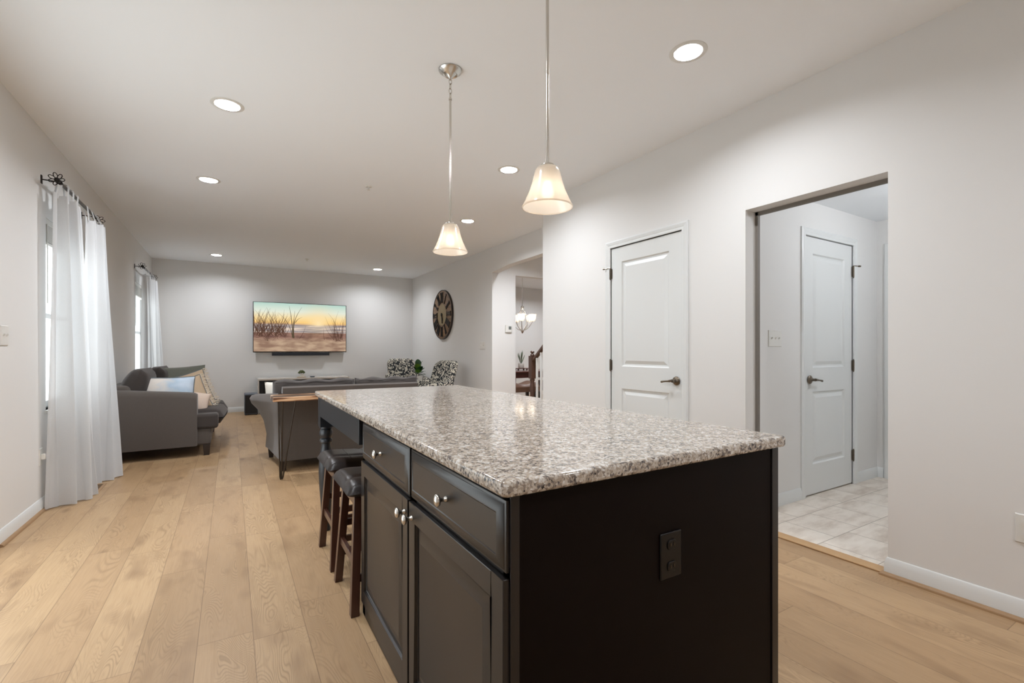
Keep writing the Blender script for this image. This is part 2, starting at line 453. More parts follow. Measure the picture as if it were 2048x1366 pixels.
# ------------------------------------------------------------------ geometry helpers
class MB:
    def __init__(s):
        s.v, s.f = [], []
        s.X = None

    def add(s, vs, fs):
        o = len(s.v)
        for p in vs:
            p = Vector(p)
            s.v.append(s.X @ p if s.X is not None else p)
        s.f += [tuple(o + i for i in f) for f in fs]
        return s

    def box(s, x0, x1, y0, y1, z0, z1):
        return s.add([(x0, y0, z0), (x1, y0, z0), (x1, y1, z0), (x0, y1, z0), (x0, y0, z1), (x1, y0, z1), (x1, y1, z1), (x0, y1, z1)],
                     [(0, 3, 2, 1), (4, 5, 6, 7), (0, 1, 5, 4), (1, 2, 6, 5), (2, 3, 7, 6), (3, 0, 4, 7)])

    def frustum(s, c0, w0, d0, c1, w1, d1):
        """box that tapers and leans from centre c0 (size w0 x d0) up to c1"""
        vs = []
        for c, w, d in ((c0, w0, d0), (c1, w1, d1)):
            for a, b in ((-1, -1), (1, -1), (1, 1), (-1, 1)):
                vs.append((c[0] + a * w / 2, c[1] + b * d / 2, c[2]))
        return s.add(vs, [(0, 3, 2, 1), (4, 5, 6, 7), (0, 1, 5, 4), (1, 2, 6, 5), (2, 3, 7, 6), (3, 0, 4, 7)])

    def tube(s, pts, r, n=8, closed=False, cap=True):
        pts = [Vector(p) for p in pts]
        m = len(pts)
        rs = r if isinstance(r, (list, tuple)) else [r] * m
        rings = []
        up = None
        for i, p in enumerate(pts):
            if closed:
                t = pts[(i + 1) % m] - pts[i - 1]
            else:
                t = pts[min(i + 1, m - 1)] - pts[max(i - 1, 0)]
            t = t.normalized()
            if up is None:
                up = Vector((0, 0, 1)) if abs(t.z) < 0.9 else Vector((1, 0, 0))
            a = t.cross(up)
            if a.length < 1e-5:
                a = t.cross(Vector((0, 1, 0)))
            a.normalize()
            b = a.cross(t).normalized()
            up = b
            rings.append([p + rs[i] * (math.cos(2 * PI * k / n) * a + math.sin(2 * PI * k / n) * b) for k in range(n)])
        vs = [q for ring in rings for q in ring]
        fs = []
        for i in range(m if closed else m - 1):
            j = (i + 1) % m
            for k in range(n):
                k2 = (k + 1) % n
                fs.append((i * n + k, i * n + k2, j * n + k2, j * n + k))
        if cap and not closed:
            fs.append(tuple(range(n)))
            fs.append(tuple((m - 1) * n + k for k in range(n)))
        return s.add(vs, fs)

    def lathe(s, prof, n=24, c=(0, 0, 0), axis='Z'):
        vs, fs = [], []
        m = len(prof)
        for (r, z) in prof:
            for k in range(n):
                a = 2 * PI * k / n
                x, y = r * math.cos(a), r * math.sin(a)
                if axis == 'Z':
                    q = (x, y, z)
                elif axis == 'X':
                    q = (z, x, y)
                else:
                    q = (x, z, y)
                vs.append((c[0] + q[0], c[1] + q[1], c[2] + q[2]))
        for i in range(m - 1):
            for k in range(n):
                k2 = (k + 1) % n
                fs.append((i * n + k, i * n + k2, (i + 1) * n + k2, (i + 1) * n + k))
        if prof[0][0] > 1e-6 and prof[0] != prof[-1]:
            pass
        return s.add(vs, fs)

    def disc(s, r, z, c=(0, 0, 0), n=24, axis='Z'):
        return s.lathe([(0.0001, z), (r, z)], n, c, axis)

    def loft(s, loops, caps=True):
        m, n = len(loops), len(loops[0])
        vs = [p for l in loops for p in l]
        fs = []
        for i in range(m - 1):
            for k in range(n):
                k2 = (k + 1) % n
                fs.append((i * n + k, i * n + k2, (i + 1) * n + k2, (i + 1) * n + k))
        if caps:
            fs.append(tuple(range(n)))
            fs.append(tuple((m - 1) * n + k for k in range(n)))
        return s.add(vs, fs)

    def prism(s, poly, axis, a, b):
        def mk(t, p):
            if axis == 'X':
                return (t, p[0], p[1])
            if axis == 'Y':
                return (p[0], t, p[1])
            return (p[0], p[1], t)
        return s.loft([[mk(a, p) for p in poly], [mk(b, p) for p in poly]])

    def grid(s, fn, nu, nv):
        vs = [fn(i / nu, j / nv) for j in range(nv + 1) for i in range(nu + 1)]
        w = nu + 1
        return s.add(vs, [(j * w + i, j * w + i + 1, (j + 1) * w + i + 1, (j + 1) * w + i) for j in range(nv) for i in range(nu)])

    def pillow(s, w, d, t, n=16, pinch=0.07, bulge=0.42):
        def top(sg):
            def fn(i, j):
                u, v = 2 * i - 1, 2 * j - 1
                h = max(0.0, (1 - u * u) * (1 - v * v)) ** bulge * t / 2
                return (w / 2 * u * (1 - pinch * (1 - v * v)), d / 2 * v * (1 - pinch * (1 - u * u)), sg * h)
            return fn
        s.grid(top(1), n, n)
        s.grid(top(-1), n, n)
        return s

    def ball(s, c, r, n=14, sx=1, sy=1, sz=1):
        m = n // 2
        prof = [(r * math.sin(PI * i / m) + 1e-5, r * math.cos(PI * i / m)) for i in range(m + 1)]
        vs, fs = [], []
        for (q, z) in prof:
            for k in range(n):
                vs.append((c[0] + sx * q * math.cos(2 * PI * k / n), c[1] + sy * q * math.sin(2 * PI * k / n), c[2] + sz * z))
        for i in range(m):
            for k in range(n):
                fs.append((i * n + k, i * n + (k + 1) % n, (i + 1) * n + (k + 1) % n, (i + 1) * n + k))
        return s.add(vs, fs)

    def panels(s, fr, Wd, Hd, T, rects, r0=0.010, steps=((0.0, 0.0), (0.006, -0.006), (0.016, -0.010), (0.024, -0.010), (0.05, -0.002))):
        """slab Wd x Hd with raised panels; fr maps (a along width, b up, d outward) to a point; rects are (a0, a1, b0, b1)"""
        def bx(a0, a1, b0, b1, d0, d1):
            c = [(a0, b0, d0), (a1, b0, d0), (a1, b1, d0), (a0, b1, d0), (a0, b0, d1), (a1, b0, d1), (a1, b1, d1), (a0, b1, d1)]
            s.add([fr(*p) for p in c], [(0, 3, 2, 1), (4, 5, 6, 7), (0, 1, 5, 4), (1, 2, 6, 5), (2, 3, 7, 6), (3, 0, 4, 7)])
        bx(0, Wd, 0, Hd, -T, -0.0125)
        A0 = min(r[0] for r in rects)
        A1 = max(r[1] for r in rects)
        bx(0, A0, 0, Hd, -0.0125, 0)
        bx(A1, Wd, 0, Hd, -0.0125, 0)
        bs = sorted(rects, key=lambda r: r[2])
        lo = 0
        for r in bs:
            bx(A0, A1, lo, r[2], -0.0125, 0)
            lo = r[3]
        bx(A0, A1, lo, Hd, -0.0125, 0)
        for (a0, a1, b0, b1) in rects:
            loops = []
            for (o, d) in steps:
                loops.append([fr(a0 + o, b0 + o, d), fr(a1 - o, b0 + o, d), fr(a1 - o, b1 - o, d), fr(a0 + o, b1 - o, d)])
            vs = [p for l in loops for p in l]
            fs = []
            for i in range(len(loops) - 1):
                for k in range(4):
                    k2 = (k + 1) % 4
                    fs.append((i * 4 + k, i * 4 + k2, (i + 1) * 4 + k2, (i + 1) * 4 + k))
            e = (len(loops) - 1) * 4
            fs.append((e, e + 1, e + 2, e + 3))
            s.add(vs, fs)
        return s

    def build(s, name, mat, parent=None, smooth=None, bevel=0.0, seg=2, origin=None, subd=0):
        me = bpy.data.meshes.new(name)
        vs = s.v
        off = Vector((0, 0, 0))
        if parent is not None:
            inv = parent_world(parent).inverted()
            vs = [inv @ p for p in vs]
        elif origin is not None:
            off = Vector(origin)
            vs = [p - off for p in vs]
        me.from_pydata([tuple(p) for p in vs], [], s.f)
        bm = bmesh.new()
        bm.from_mesh(me)
        bmesh.ops.remove_doubles(bm, verts=bm.verts, dist=1e-6)
        bmesh.ops.recalc_face_normals(bm, faces=bm.faces)
        bm.to_mesh(me)
        bm.free()
        if mat is not None:
            me.materials.append(mat)
        if smooth is not None:
            me.polygons.foreach_set('use_smooth', [True] * len(me.polygons))
            if smooth < 179:
                me.set_sharp_from_angle(angle=math.radians(smooth))
        o = bpy.data.objects.new(name, me)
        COL.objects.link(o)
        if parent is not None:
            o.parent = parent
        else:
            o.location = off
        if bevel:
            md = o.modifiers.new('edge', 'BEVEL')
            md.width = bevel
            md.segments = seg
            md.limit_method = 'ANGLE'
            md.angle_limit = math.radians(40)
            me.polygons.foreach_set('use_smooth', [True] * len(me.polygons))
            me.set_sharp_from_angle(angle=math.radians(50))
        if subd:
            md = o.modifiers.new('soft', 'SUBSURF')
            md.levels = subd
            md.render_levels = subd
        return o


WORLDM = {}


def parent_world(o):
    m = Matrix.LocRotScale(o.location, o.rotation_euler.to_matrix(), o.scale)
    return parent_world(o.parent) @ m if o.parent else m


def thing(name, label, cat, loc=(0, 0, 0), rz=0.0, group=None):
    o = bpy.data.objects.new(name, None)
    COL.objects.link(o)
    o.empty_display_size = 0.05
    o.location = loc
    o.rotation_euler = (0, 0, rz)
    o['label'] = label
    o['category'] = cat
    if group:
        o['group'] = group
    return o


def tag(o, label, cat, group=None):
    o['label'] = label
    o['category'] = cat
    if group:
        o['group'] = group
    return o


def struct(o, label=None, cat=None):
    o['kind'] = 'structure'
    if label:
        o['label'] = label
    if cat:
        o['category'] = cat
    return o


def dup(root, loc, rz=0.0, label=None):
    def cp(o, par):
        c = o.copy()
        COL.objects.link(c)
        c.parent = par
        for ch in o.children:
            cp(ch, c)
        return c
    r = cp(root, None)
    r.location = loc
    r.rotation_euler = (0, 0, rz)
    if label:
        r['label'] = label
    return r


def local(o):
    """mesh coordinates given in the thing's own frame"""
    m = MB()
    m.X = parent_world(o)
    return m


# ------------------------------------------------------------------ the room
H = 2.74
XL, XR, YB, XV = -1.17, 2.89, 10.14, 3.47

struct(MB().box(XL - .15, 2.92, -3.1, YB + .15, -.1, 0).box(2.92, 8.2, 4.07, YB + .15, -.1, 0).build('floor', M['floor']),
       'light oak plank floor running down the whole room', 'floor')
struct(MB().box(2.92, 5.3, -.75, 2.3, -.1, 0.002).build('floor_laundry', M['tile']), 'beige stone tile floor beyond the cased opening', 'floor')
CAN_SPOTS = [(-.02, 3.56), (2.09, 1.67), (-.18, 5.22), (2.10, 3.57), (2.50, 5.25), (-.21, 9.28), (2.48, 9.32),      # in view
             (0.0, 1.67), (0.0, -.6), (2.09, -.6), (1.0, -2.0), (3.75, 5.3), (4.9, 7.1), (6.4, 8.9)]           # unseen lamps added in kitchen, hall, dining


def ceiling_mesh():
    bm = bmesh.new()

    def ring(pts):
        vs = [bm.verts.new((x, y, H)) for x, y in pts]
        return [bm.edges.new((vs[i], vs[(i + 1) % len(vs)])) for i in range(len(vs))]
    es = ring([(XL - .15, -3.1), (8.2, -3.1), (8.2, YB + .15), (XL - .15, YB + .15)])
    for (cx_, cy_) in CAN_SPOTS:
        es += ring([(cx_ + .078 * math.cos(2 * PI * k / 24), cy_ + .078 * math.sin(2 * PI * k / 24)) for k in range(24)])
    bmesh.ops.triangle_fill(bm, edges=es, use_beauty=True)
    m = MB()
    bm.verts.index_update()
    m.add([v.co[:] for v in bm.verts], [[v.index for v in f.verts] for f in bm.faces])
    bm.free()
    m.box(XL - .15, 8.2, -3.1, YB + .15, H + .085, H + .14)
    return m


struct(ceiling_mesh().build('ceiling', M['ceiling']), 'flat off-white ceiling with recessed lights', 'ceiling')

w = MB()     # left wall: kitchen window, patio door, two windows
LW = (XL - .14, XL)


def lwall(y0, y1, z0, z1):
    w.box(LW[0], LW[1], y0, y1, z0, z1)


lwall(-3.1, 1.9, 0, H)
lwall(1.9, 3.81, 2.06, H); lwall(3.81, 4.73, 0, H)
lwall(4.73, 5.65, 0, .71); lwall(4.73, 5.65, 2.13, H); lwall(5.65, 8.50, 0, H)
lwall(8.50, 9.42, 0, .71); lwall(8.50, 9.42, 2.13, H); lwall(9.42, YB + .15, 0, H)
struct(w.build('wall_left', M['wall']), 'long off-white wall with the curtained windows', 'wall')
struct(MB().box(XL - .14, 8.1, YB, YB + .14, 0, H).build('wall_back', M['wall']), 'off-white far wall behind the television', 'wall')
struct(MB().box(XL - .14, 3.02, -3.1, -2.96, 0, H).build('wall_front', M['wall']), 'kitchen wall behind the camera', 'wall')

w = MB()
x0, x1 = XR, 3.02
w.box(x0, x1, -3.1, 1.082, 0, H).box(x0, x1, 1.082, 1.86, 2.068, H).box(x0, x1, 1.86, 2.36, 0, H)
w.box(x0, x1, 2.36, 3.13, 2.05, H).box(x0, x1, 3.13, 4.07, 0, H).box(x0, 8.1, 4.07, 4.19, 0, H)
struct(w.build('wall_right', M['wall']), 'off-white wall with the closet door and cased opening', 'wall')

w = MB()
w.box(XV, XV + .12, 6.53, YB, 0, H)
w.prism([(4.19, H), (4.19, 2.415), (5.9, 2.40), (6.41, 2.355), (6.41, H)], 'X', XV, XV + .12)
struct(w.build('wall_living', M['wall']), 'off-white living room wall with the big clock and header', 'wall')
struct(MB().box(XV, 3.895, 6.41, 6.53, 0, H).box(3.895, 5.9, 6.41, 6.53, 2.34, H).box(5.9, 8.1, 6.41, 6.53, 0, H).build('wall_hall', M['wall']),
       'hall wall with thermostat beside the dining opening', 'wall')
struct(MB().box(8.1, 8.24, 4.07, YB + .14, 0, H).build('wall_dining', M['wall']), 'off-white dining room side wall', 'wall')
# laundry hall beyond the cased opening
w = MB()
w.box(3.02, 3.829, 1.975, 2.09, 0, 2.32).box(3.829, 4.595, 1.975, 2.09, 2.072, 2.32).box(4.595, 5.19, 1.975, 2.09, 0, 2.32)
struct(w.build('wall_laundry', M['wall']), 'grey-lit wall with the second panel door', 'wall')
struct(MB().box(5.05, 5.19, -.75, 1.0, 0, 2.32).box(5.05, 5.19, 1.0, 1.86, 2.05, 2.32).box(5.05, 5.19, 1.86, 1.975, 0, 2.32).build('wall_laundry_end', M['wall']))
struct(MB().box(3.02, 5.19, -.75, -.63, 0, 2.32).build('wall_laundry_near', M['wall']))
struct(MB().box(3.02, 5.19, -.75, 2.09, 2.32, 2.42).build('ceiling_laundry', M['ceiling']), 'low ceiling of the tiled room', 'ceiling')
struct(MB().box(3.25, 3.3, 2.2, 3.3, 0, 2.3).box(3.02, 3.3, 2.2, 2.25, 0, 2.3).box(3.02, 3.3, 3.25, 3.3, 0, 2.3).box(3.6, 4.8, 2.25, 2.3, 0, 2.3).box(3.7, 3.75, 2.09, 2.3, 0, 2.3).box(4.7, 4.75, 2.09, 2.3, 0, 2.3).box(5.25, 5.3, .9, 2.0, 0, 2.3).build('wall_light_stop', M['wall']))  # unseen boxes added behind the doors to stop outside light leaking in

# cased opening: grey liner at its back edge, threshold strip
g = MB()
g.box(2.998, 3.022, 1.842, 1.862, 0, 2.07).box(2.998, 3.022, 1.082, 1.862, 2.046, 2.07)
struct(g.build('trim_1', M['grey_trim']), 'dark grey edge strip lining the cased opening', 'trim')
struct(MB().box(2.885, 2.965, 1.075, 1.866, 0.0, 0.009).build('trim_2', M['threshold'], bevel=.003), 'oak threshold strip between planks and tiles', 'trim')


def baseboard(name, path, label, shoe=True):
    """path: list of (x, y) on the wall line; the room lies on the left hand of the path"""
    m, k = MB(), MB()
    prof = [(0, 0), (.013, 0), (.013, .062), (.009, .074), (.007, .086), (.003, .092), (0, .092)]
    sprof = [(.013, 0), (.030, 0), (.029, .008), (.024, .015), (.017, .018), (.013, .019)]
    n = len(path)
    nor = []
    for i in range(n - 1):
        d = (Vector(path[i + 1]) - Vector(path[i])).normalized()
        nor.append(Vector((-d.y, d.x)))
    for mb, pr in ((m, prof), (k, sprof)):
        loops = []
        for i in range(n):
            a = nor[max(0, i - 1)]
            b = nor[min(i, n - 2)]
            mit = (a + b)
            mit = mit / max(.3, mit.dot(a)) if mit.length > .01 else a
            loops.append([(path[i][0] + mit.x * o, path[i][1] + mit.y * o, z) for (o, z) in pr])
        mb.loft(loops)
    b = struct(m.build(name, M['trim'], smooth=25), label, 'baseboard')
    if shoe:
        k.build('shoe_moulding', M['shoe_wood'], b, smooth=40)
    return b


baseboard('baseboard_left', [(XL, YB), (XL, 3.885)], 'white baseboard under the curtained windows')
baseboard('baseboard_back', [(XV, YB), (XL, YB)], 'white baseboard along the far wall', shoe=False)
baseboard('baseboard_right', [(XR, -2.9), (XR, 1.082), (3.02, 1.082)], 'white baseboard with oak shoe moulding on the near right wall')
baseboard('baseboard_pantry', [(XR, 1.86), (XR, 2.303)], 'white baseboard between the opening and closet door')
baseboard('baseboard_pantry_end', [(XR, 3.19), (XR, 4.19)], 'white baseboard past the closet door')
baseboard('baseboard_living', [(XV, 6.41), (XV, YB)], 'white baseboard under the clock')
baseboard('baseboard_hall', [(3.895, 6.41), (XV, 6.41)], 'white baseboard in the hall', shoe=False)
baseboard('baseboard_laundry', [(3.771, 1.975), (3.02, 1.975)], 'white baseboard beside the second panel door', shoe=False)
baseboard('baseboard_laundry_far', [(5.05, 1.922), (5.05, 1.975), (4.653, 1.975)], 'white baseboard in the far tiled corner', shoe=False)


def casing(mb, fr, a0, a1, top, wd=.058):
    """door casing round an opening a0..a1 wide; fr(a, b, d)"""
    def strip(pts0, pts1):
        mb.loft([pts0, pts1])
    prof = [(0, 0), (0, .011), (.012, .013), (.020, .012), (.030, .016), (.046, .018), (wd, .012), (wd, 0)]
    L0 = [fr(a0 - o, 0, d) for o, d in prof]
    L1 = [fr(a0 - o, top + o, d) for o, d in prof]
    R1 = [fr(a1 + o, top + o, d) for o, d in prof]
    R0 = [fr(a1 + o, 0, d) for o, d in prof]
    strip(L0, L1); strip(L1, R1); strip(R1, R0)


def lever_set(parent, fr, a, b, direc):
    """round rose and scrolled lever; fr maps to world"""
    r = MB()
    pr = [(.0001, 0), (.033, 0), (.034, .004), (.031, .009), (.024, .013), (.014, .017), (.011, .03), (.012, .045), (.0001, .047)]
    n = 24
    vs, fs = [], []
    for (q, z) in pr:
        for k in range(n):
            vs.append(fr(a + q * math.cos(2 * PI * k / n), b + q * math.sin(2 * PI * k / n), z))
    for i in range(len(pr) - 1):
        for k in range(n):
            fs.append((i * n + k, i * n + (k + 1) % n, (i + 1) * n + (k + 1) % n, (i + 1) * n + k))
    r.add(vs, fs)
    h = r.build('door_handle', M['old_nickel'], parent, smooth=40)
    l = MB()
    pts, rad = [], []
    for t, dz, rr in ((0, 0, .012), (.012, 0, .0125), (.02, .0, .009), (.032, -.002, .010), (.045, -.004, .0075), (.07, -.006, .0065), (.095, -.009, .0075), (.108, -.012, .009), (.115, -.014, .005)):
        pts.append(fr(a + direc * t, b + dz, .040))
        rad.append(rr)
    l.tube(pts, rad, 12)
    l.build('lever', M['old_nickel'], h, smooth=60)


def hinge(parent, fr, a, b, stop=None):
    m = MB()
    p0, p1 = fr(a, b - .045, .008), fr(a, b + .045, .008)
    m.tube([p0, p1], .007, 10)
    for z in (-.049, .049):
        m.ball(fr(a, b + z, .008), .006, 8)
    m.tube([fr(a - .012, b - .044, .001), fr(a - .012, b + .044, .001)], .004, 6)
    m.tube([fr(a + .012, b - .044, .001), fr(a + .012, b + .044, .001)], .004, 6)
    o = m.build('hinge', M['old_nickel'], parent, smooth=40)
    if stop:
        k = MB()
        k.tube([fr(a, b + .052, .008), fr(a + stop * .02, b + .052, .014), fr(a + stop * .055, b + .05, .028)], .004, 8)
        k.tube([fr(a + stop * .050, b + .05, .026), fr(a + stop * .066, b + .05, .032)], .008, 10)
        k.build('hinge_stop', M['old_nickel'], o, smooth=40)


def panel_door(name, trim_name, fr, W0, label, tlabel, hinge_left, stop):
    """fr(a, b, d): a runs along the opening from its left edge as seen, b up, d toward the viewer"""
    d = MB()
    g0, g1 = .004, .004

    def fl(a, b, dd):
        return fr(a + g0, b + .012, dd - .004)
    wd = W0 - g0 - g1
    mg = .125
    d.panels(fl, wd, 2.032, .035, [(mg, wd - mg, .235, .81), (mg, wd - mg, 1.0, 1.905)],
             steps=((0, 0), (.010, -.011), (.022, -.0125), (.050, -.002)))
    door = struct(d.build(name, M['trim']), label, 'door')
    if hinge_left:
        lever_set(door, fr, W0 - .055, .92, -1)
        ha = .0
    else:
        lever_set(door, fr, .075, .92, 1)
        ha = W0
    for i, z in enumerate((.25, 1.02, 1.825)):
        hinge(door, fr, ha, z, (-1 if hinge_left else 1) if (stop and i == 2) else None)
    c = MB()
    casing(c, fr, 0, W0, 2.05)
    # jamb
    for (a0, a1, b0, b1) in ((-.02, 0, 0, 2.07), (W0, W0 + .02, 0, 2.07), (-.02, W0 + .02, 2.05, 2.07)):
        v = [(a0, b0, -.10), (a1, b0, -.10), (a1, b1, -.10), (a0, b1, -.10), (a0, b0, 0), (a1, b0, 0), (a1, b1, 0), (a0, b1, 0)]
        c.add([fr(*p) for p in v], [(0, 3, 2, 1), (4, 5, 6, 7), (0, 1, 5, 4), (1, 2, 6, 5), (2, 3, 7, 6), (3, 0, 4, 7)])
    struct(c.build(trim_name, M['trim'], smooth=20), tlabel, 'door casing')
    return door


panel_door('door_1', 'trim_3', lambda a, b, d: (XR - d, 3.13 - a, b), .77,
           'white two-panel closet door facing the kitchen island', 'white moulded casing round the closet door', True, True)
panel_door('door_2', 'trim_4', lambda a, b, d: (3.829 + a, 1.975 - d, b), .766,
           'white two-panel door seen through the cased opening', 'white moulded casing round the door in the tiled room', False, True)
panel_door('door_3', 'trim_5', lambda a, b, d: (5.05 - d, 1.86 - a, b), .86,
           'white door edge on at the end of the tiled room', 'white casing at the end of the tiled room', True, False)

# patio door (left of the frame) and windows
d = MB()
f = [(1.9, 1.96), (2.84, 2.91), (3.75, 3.81)]
for a, b in f:
    d.box(XL - .12, XL - .04, a, b, 0, 2.06)
d.box(XL - .12, XL - .04, 1.9, 3.81, 0, .07).box(XL - .12, XL - .04, 1.9, 3.81, 2.0, 2.06)
pd = struct(d.build('door_4', M['vinyl']), 'white sliding patio door in the left wall', 'door')
MB().box(XL - .085, XL - .08, 1.95, 3.76, .06, 2.01).build('door_glass', M['glass'], pd)
c = MB()
casing(c, lambda a, b, dd: (XL + dd, 1.9 + a, b), 0, 1.91, 2.06, .07)
struct(c.build('trim_6', M['trim'], smooth=20), 'white casing edge of the patio door', 'door casing')


def window(name, y0, y1, z0, z1, label):
    m = MB()
    xa, xb = XL - .12, XL - .06
    for a, b in ((y0, y0 + .045), (y1 - .045, y1)):
        m.box(xa, xb, a, b, z0, z1)
    zm = (z0 + z1) / 2
    for a, b in ((z0, z0 + .05), (zm - .02, zm + .02), (z1 - .05, z1)):
        m.box(xa, xb, y0, y1, a, b)
    o = struct(m.build(name, M['vinyl'], bevel=.004), label, 'window')
    MB().box(XL - .095, XL - .09, y0 + .03, y1 - .03, z0 + .03, z1 - .03).build('window_glass', M['glass'], o)
    MB().box(XL - .06, XL + .02, y0 - .03, y1 + .03, z0 - .025, z0).build('window_sill', M['trim'], o, bevel=.005)
    return o


window('window_1', 4.73, 5.65, .71, 2.13, 'bright window behind the near pair of curtains')
window('window_2', 8.50, 9.42, .71, 2.13, 'bright window behind the far pair of curtains')


def blind(y0, y1, label):
    t = thing('window_blind', label, 'blind', (XL - .03, (y0 + y1) / 2, 2.13), group='raised blinds in the curtained windows')
    MB().box(XL - .055, XL - .005, y0 + .01, y1 - .01, 2.085, 2.13).build('headrail', M['blind'], t, bevel=.004)
    s = MB()
    for i in range(15):
        z = 1.965 + i * .008
        s.box(XL - .055, XL - .008, y0 + .015, y1 - .015, z, z + .0035)
    s.build('slats', M['blind'], t)
    MB().box(XL - .055, XL - .008, y0 + .015, y1 - .015, 1.94, 1.96).build('bottom_rail', M['blind'], t, bevel=.004)
    MB().tube([(XL - .004, y0 + .05, 2.09), (XL - .003, y0 + .05, 1.5)], .004, 6).build('wand', M['white_plastic'], t)


blind(4.73, 5.65, 'raised white blind at the top of the near curtained window')
blind(8.50, 9.42, 'raised white blind at the top of the far curtained window')


# ------------------------------------------------------------------ recessed lights
def can(loc, watts, label):
    t = thing('recessed_light', label, 'ceiling light', (loc[0], loc[1], H), group='recessed ceiling lights')
    m = local(t)
    m.lathe([(.072, -.003), (.092, -.004), (.097, -.001), (.097, 0), (.072, 0), (.072, -.003)], 32)
    m.build('trim_ring', M['white_plastic'], t, smooth=40)
    b = local(t)
    b.lathe([(.0735, -.002), (.071, .008), (.064, .022), (.060, .032), (.060, .045), (.0001, .046)], 32)
    b.build('baffle', M['baffle'], t, smooth=60)
    e = local(t)
    e.disc(.0595, .030, n=28)
    e.build('diffuser', M['led'], t)
    lamp('recessed_lamp', 'AREA', (0, 0, .026), watts, t, .114)
    return t


c0 = can((-.02, 3.56), CAN_W, 'recessed light above the near curtains, closest to the camera on the window side')
cans = [((2.09, 1.67), 'recessed light above the cased opening, largest of the ceiling lights'),
        ((-.18, 5.22), 'recessed light above the loveseat, second along the window side'),
        ((2.10, 3.57), 'recessed light just behind the front pendant rod'),
        ((2.50, 5.25), 'recessed light just right of the rear pendant shade'),
        ((-.21, 9.28), 'recessed light at the far end on the window side'),
        ((2.48, 9.32), 'recessed light at the far end above the armchairs')]
for (p, lb) in cans:
    can(p, CAN_W * (1.45 if 5 < p[1] < 6 else 0.98 if p[1] > 9 else 1.0), lb)
for i, (x, y) in enumerate(((0.0, 1.67), (0.0, -.6), (2.09, -.6), (1.0, -2.0))):
    # out-of-view lamps added for their light at the kitchen end
    k = can((x, y), KITCHEN_W, ['added unseen recessed kitchen light over the camera', 'added unseen recessed kitchen light behind the camera by the windows',
                               'added unseen recessed kitchen light behind the camera by the right wall', 'added unseen recessed kitchen light by the kitchen wall'][i])
hall = can((3.75, 5.3), HALL_W, 'added unseen recessed light in the hall behind the header')  # out-of-view lamp added to brighten the hall
can((4.9, 7.1), DINING_W, 'added unseen recessed light in the dining room by its doorway')  # this and the next lamp are added unseen to light the dining room
can((6.4, 8.9), DINING_W, 'added unseen recessed light deep in the dining room')
t = thing('added_flush_light', 'added unseen flush ceiling light inside the tiled room', 'ceiling light', (4.1, .9, 2.32))  # fixture added out of view to light the laundry hall
m = local(t)
m.lathe([(.15, 0), (.15, -.03), (.13, -.06), (.08, -.08), (.0001, -.085)], 28)
m.build('diffuser', M['frosted'], t, smooth=60)
lamp('added_flush_lamp', 'POINT', (0, 0, -.12), LAUNDRY_W, t, .06)

# sprinkler heads
s0 = thing('sprinkler_head', 'small white sprinkler head on the ceiling between the pendants and far lights', 'sprinkler', (1.146, 4.635, H), group='ceiling sprinklers')
m = local(s0)
m.lathe([(.0001, -.006), (.03, -.006), (.034, -.002), (.034, 0)], 20)
m.build('escutcheon', M['white_plastic'], s0, smooth=50)
m = local(s0)
m.tube([(0, 0, 0), (0, 0, -.03)], .007, 8)
m.lathe([(.0001, -.034), (.016, -.034), (.017, -.031), (.0001, -.029)], 12)
m.build('nozzle', M['white_plastic'], s0, smooth=50)
dup(s0, (1.138, 8.88, H), 0, 'small white sprinkler head on the ceiling above the television wall')


# ------------------------------------------------------------------ pendants over the island
def pendant():
    t = thing('pendant_light', 'rear pendant light with bell shade and its round canopy in view', 'pendant light', (1.068, 2.47, H), group='pendant lights over the island')
    m = local(t)
    m.lathe([(.066, 0), (.067, -.004), (.064, -.009), (.052, -.018), (.043, -.026), (.040, -.028), (.037, -.026), (.034, -.024), (.028, -.028), (.016, -.038), (.009, -.048), (.006, -.056), (.0001, -.057)], 32)
    m.build('canopy', M['nickel'], t, smooth=35)
    m = local(t)
    z = -.052
    for i in range(4):
        pts = []
        for k in range(14):
            a = 2 * PI * k / 14
            dx, dz = .008 * math.cos(a), .016 * math.sin(a)
            pts.append((dx, 0, z - .014 + dz) if i % 2 == 0 else (0, dx, z - .014 + dz))
        m.tube(pts, .0022, 6, closed=True)
        z -= .0265
    m.build('chain', M['nickel'], t, smooth=60)
    m = local(t)
    zr = z - .002
    m.tube([(0, 0, zr), (0, 0, zr - .01)], .009, 12)
    m.tube([(0, 0, zr - .008), (0, 0, -.875)], .0062, 12)
    m.tube([(0, 0, -.50), (0, 0, -.515)], .0072, 12)
    m.build('rod', M['nickel'], t, smooth=50)
    m = local(t)
    m.lathe([(.012, -.862), (.026, -.868), (.028, -.884), (.02, -.90), (.016, -.935)], 20)
    m.build('socket', M['nickel'], t, smooth=40)
    m = local(t)
    outer = [(.020, -.874), (.030, -.875), (.041, -.880), (.048, -.892), (.052, -.908), (.060, -.940), (.072, -.975), (.086, -1.006), (.094, -1.022), (.0965, -1.030)]
    m.lathe(outer, 40)
    m.build('shade', M['frosted'], t, smooth=60)
    m = local(t)
    m.lathe([(r, z) for r, z in ((.0955, -1.031), (.0985, -1.029), (.0985, -1.034), (.0955, -1.034), (.0955, -1.031))], 40)
    m.build('shade_rim', M['frosted'], t, smooth=60)
    m = local(t)
    m.ball((0, 0, -.972), .024, 16, 1, 1, 1.15)
    m.lathe([(.013, -.93), (.015, -.95), (.02, -.96)], 16)
    m.build('bulb', M['bulb'], t, smooth=60)
    lamp('pendant_lamp', 'POINT', (0, 0, -.985), PENDANT_W, t, .028, (1.0, .86, .70))
    return t


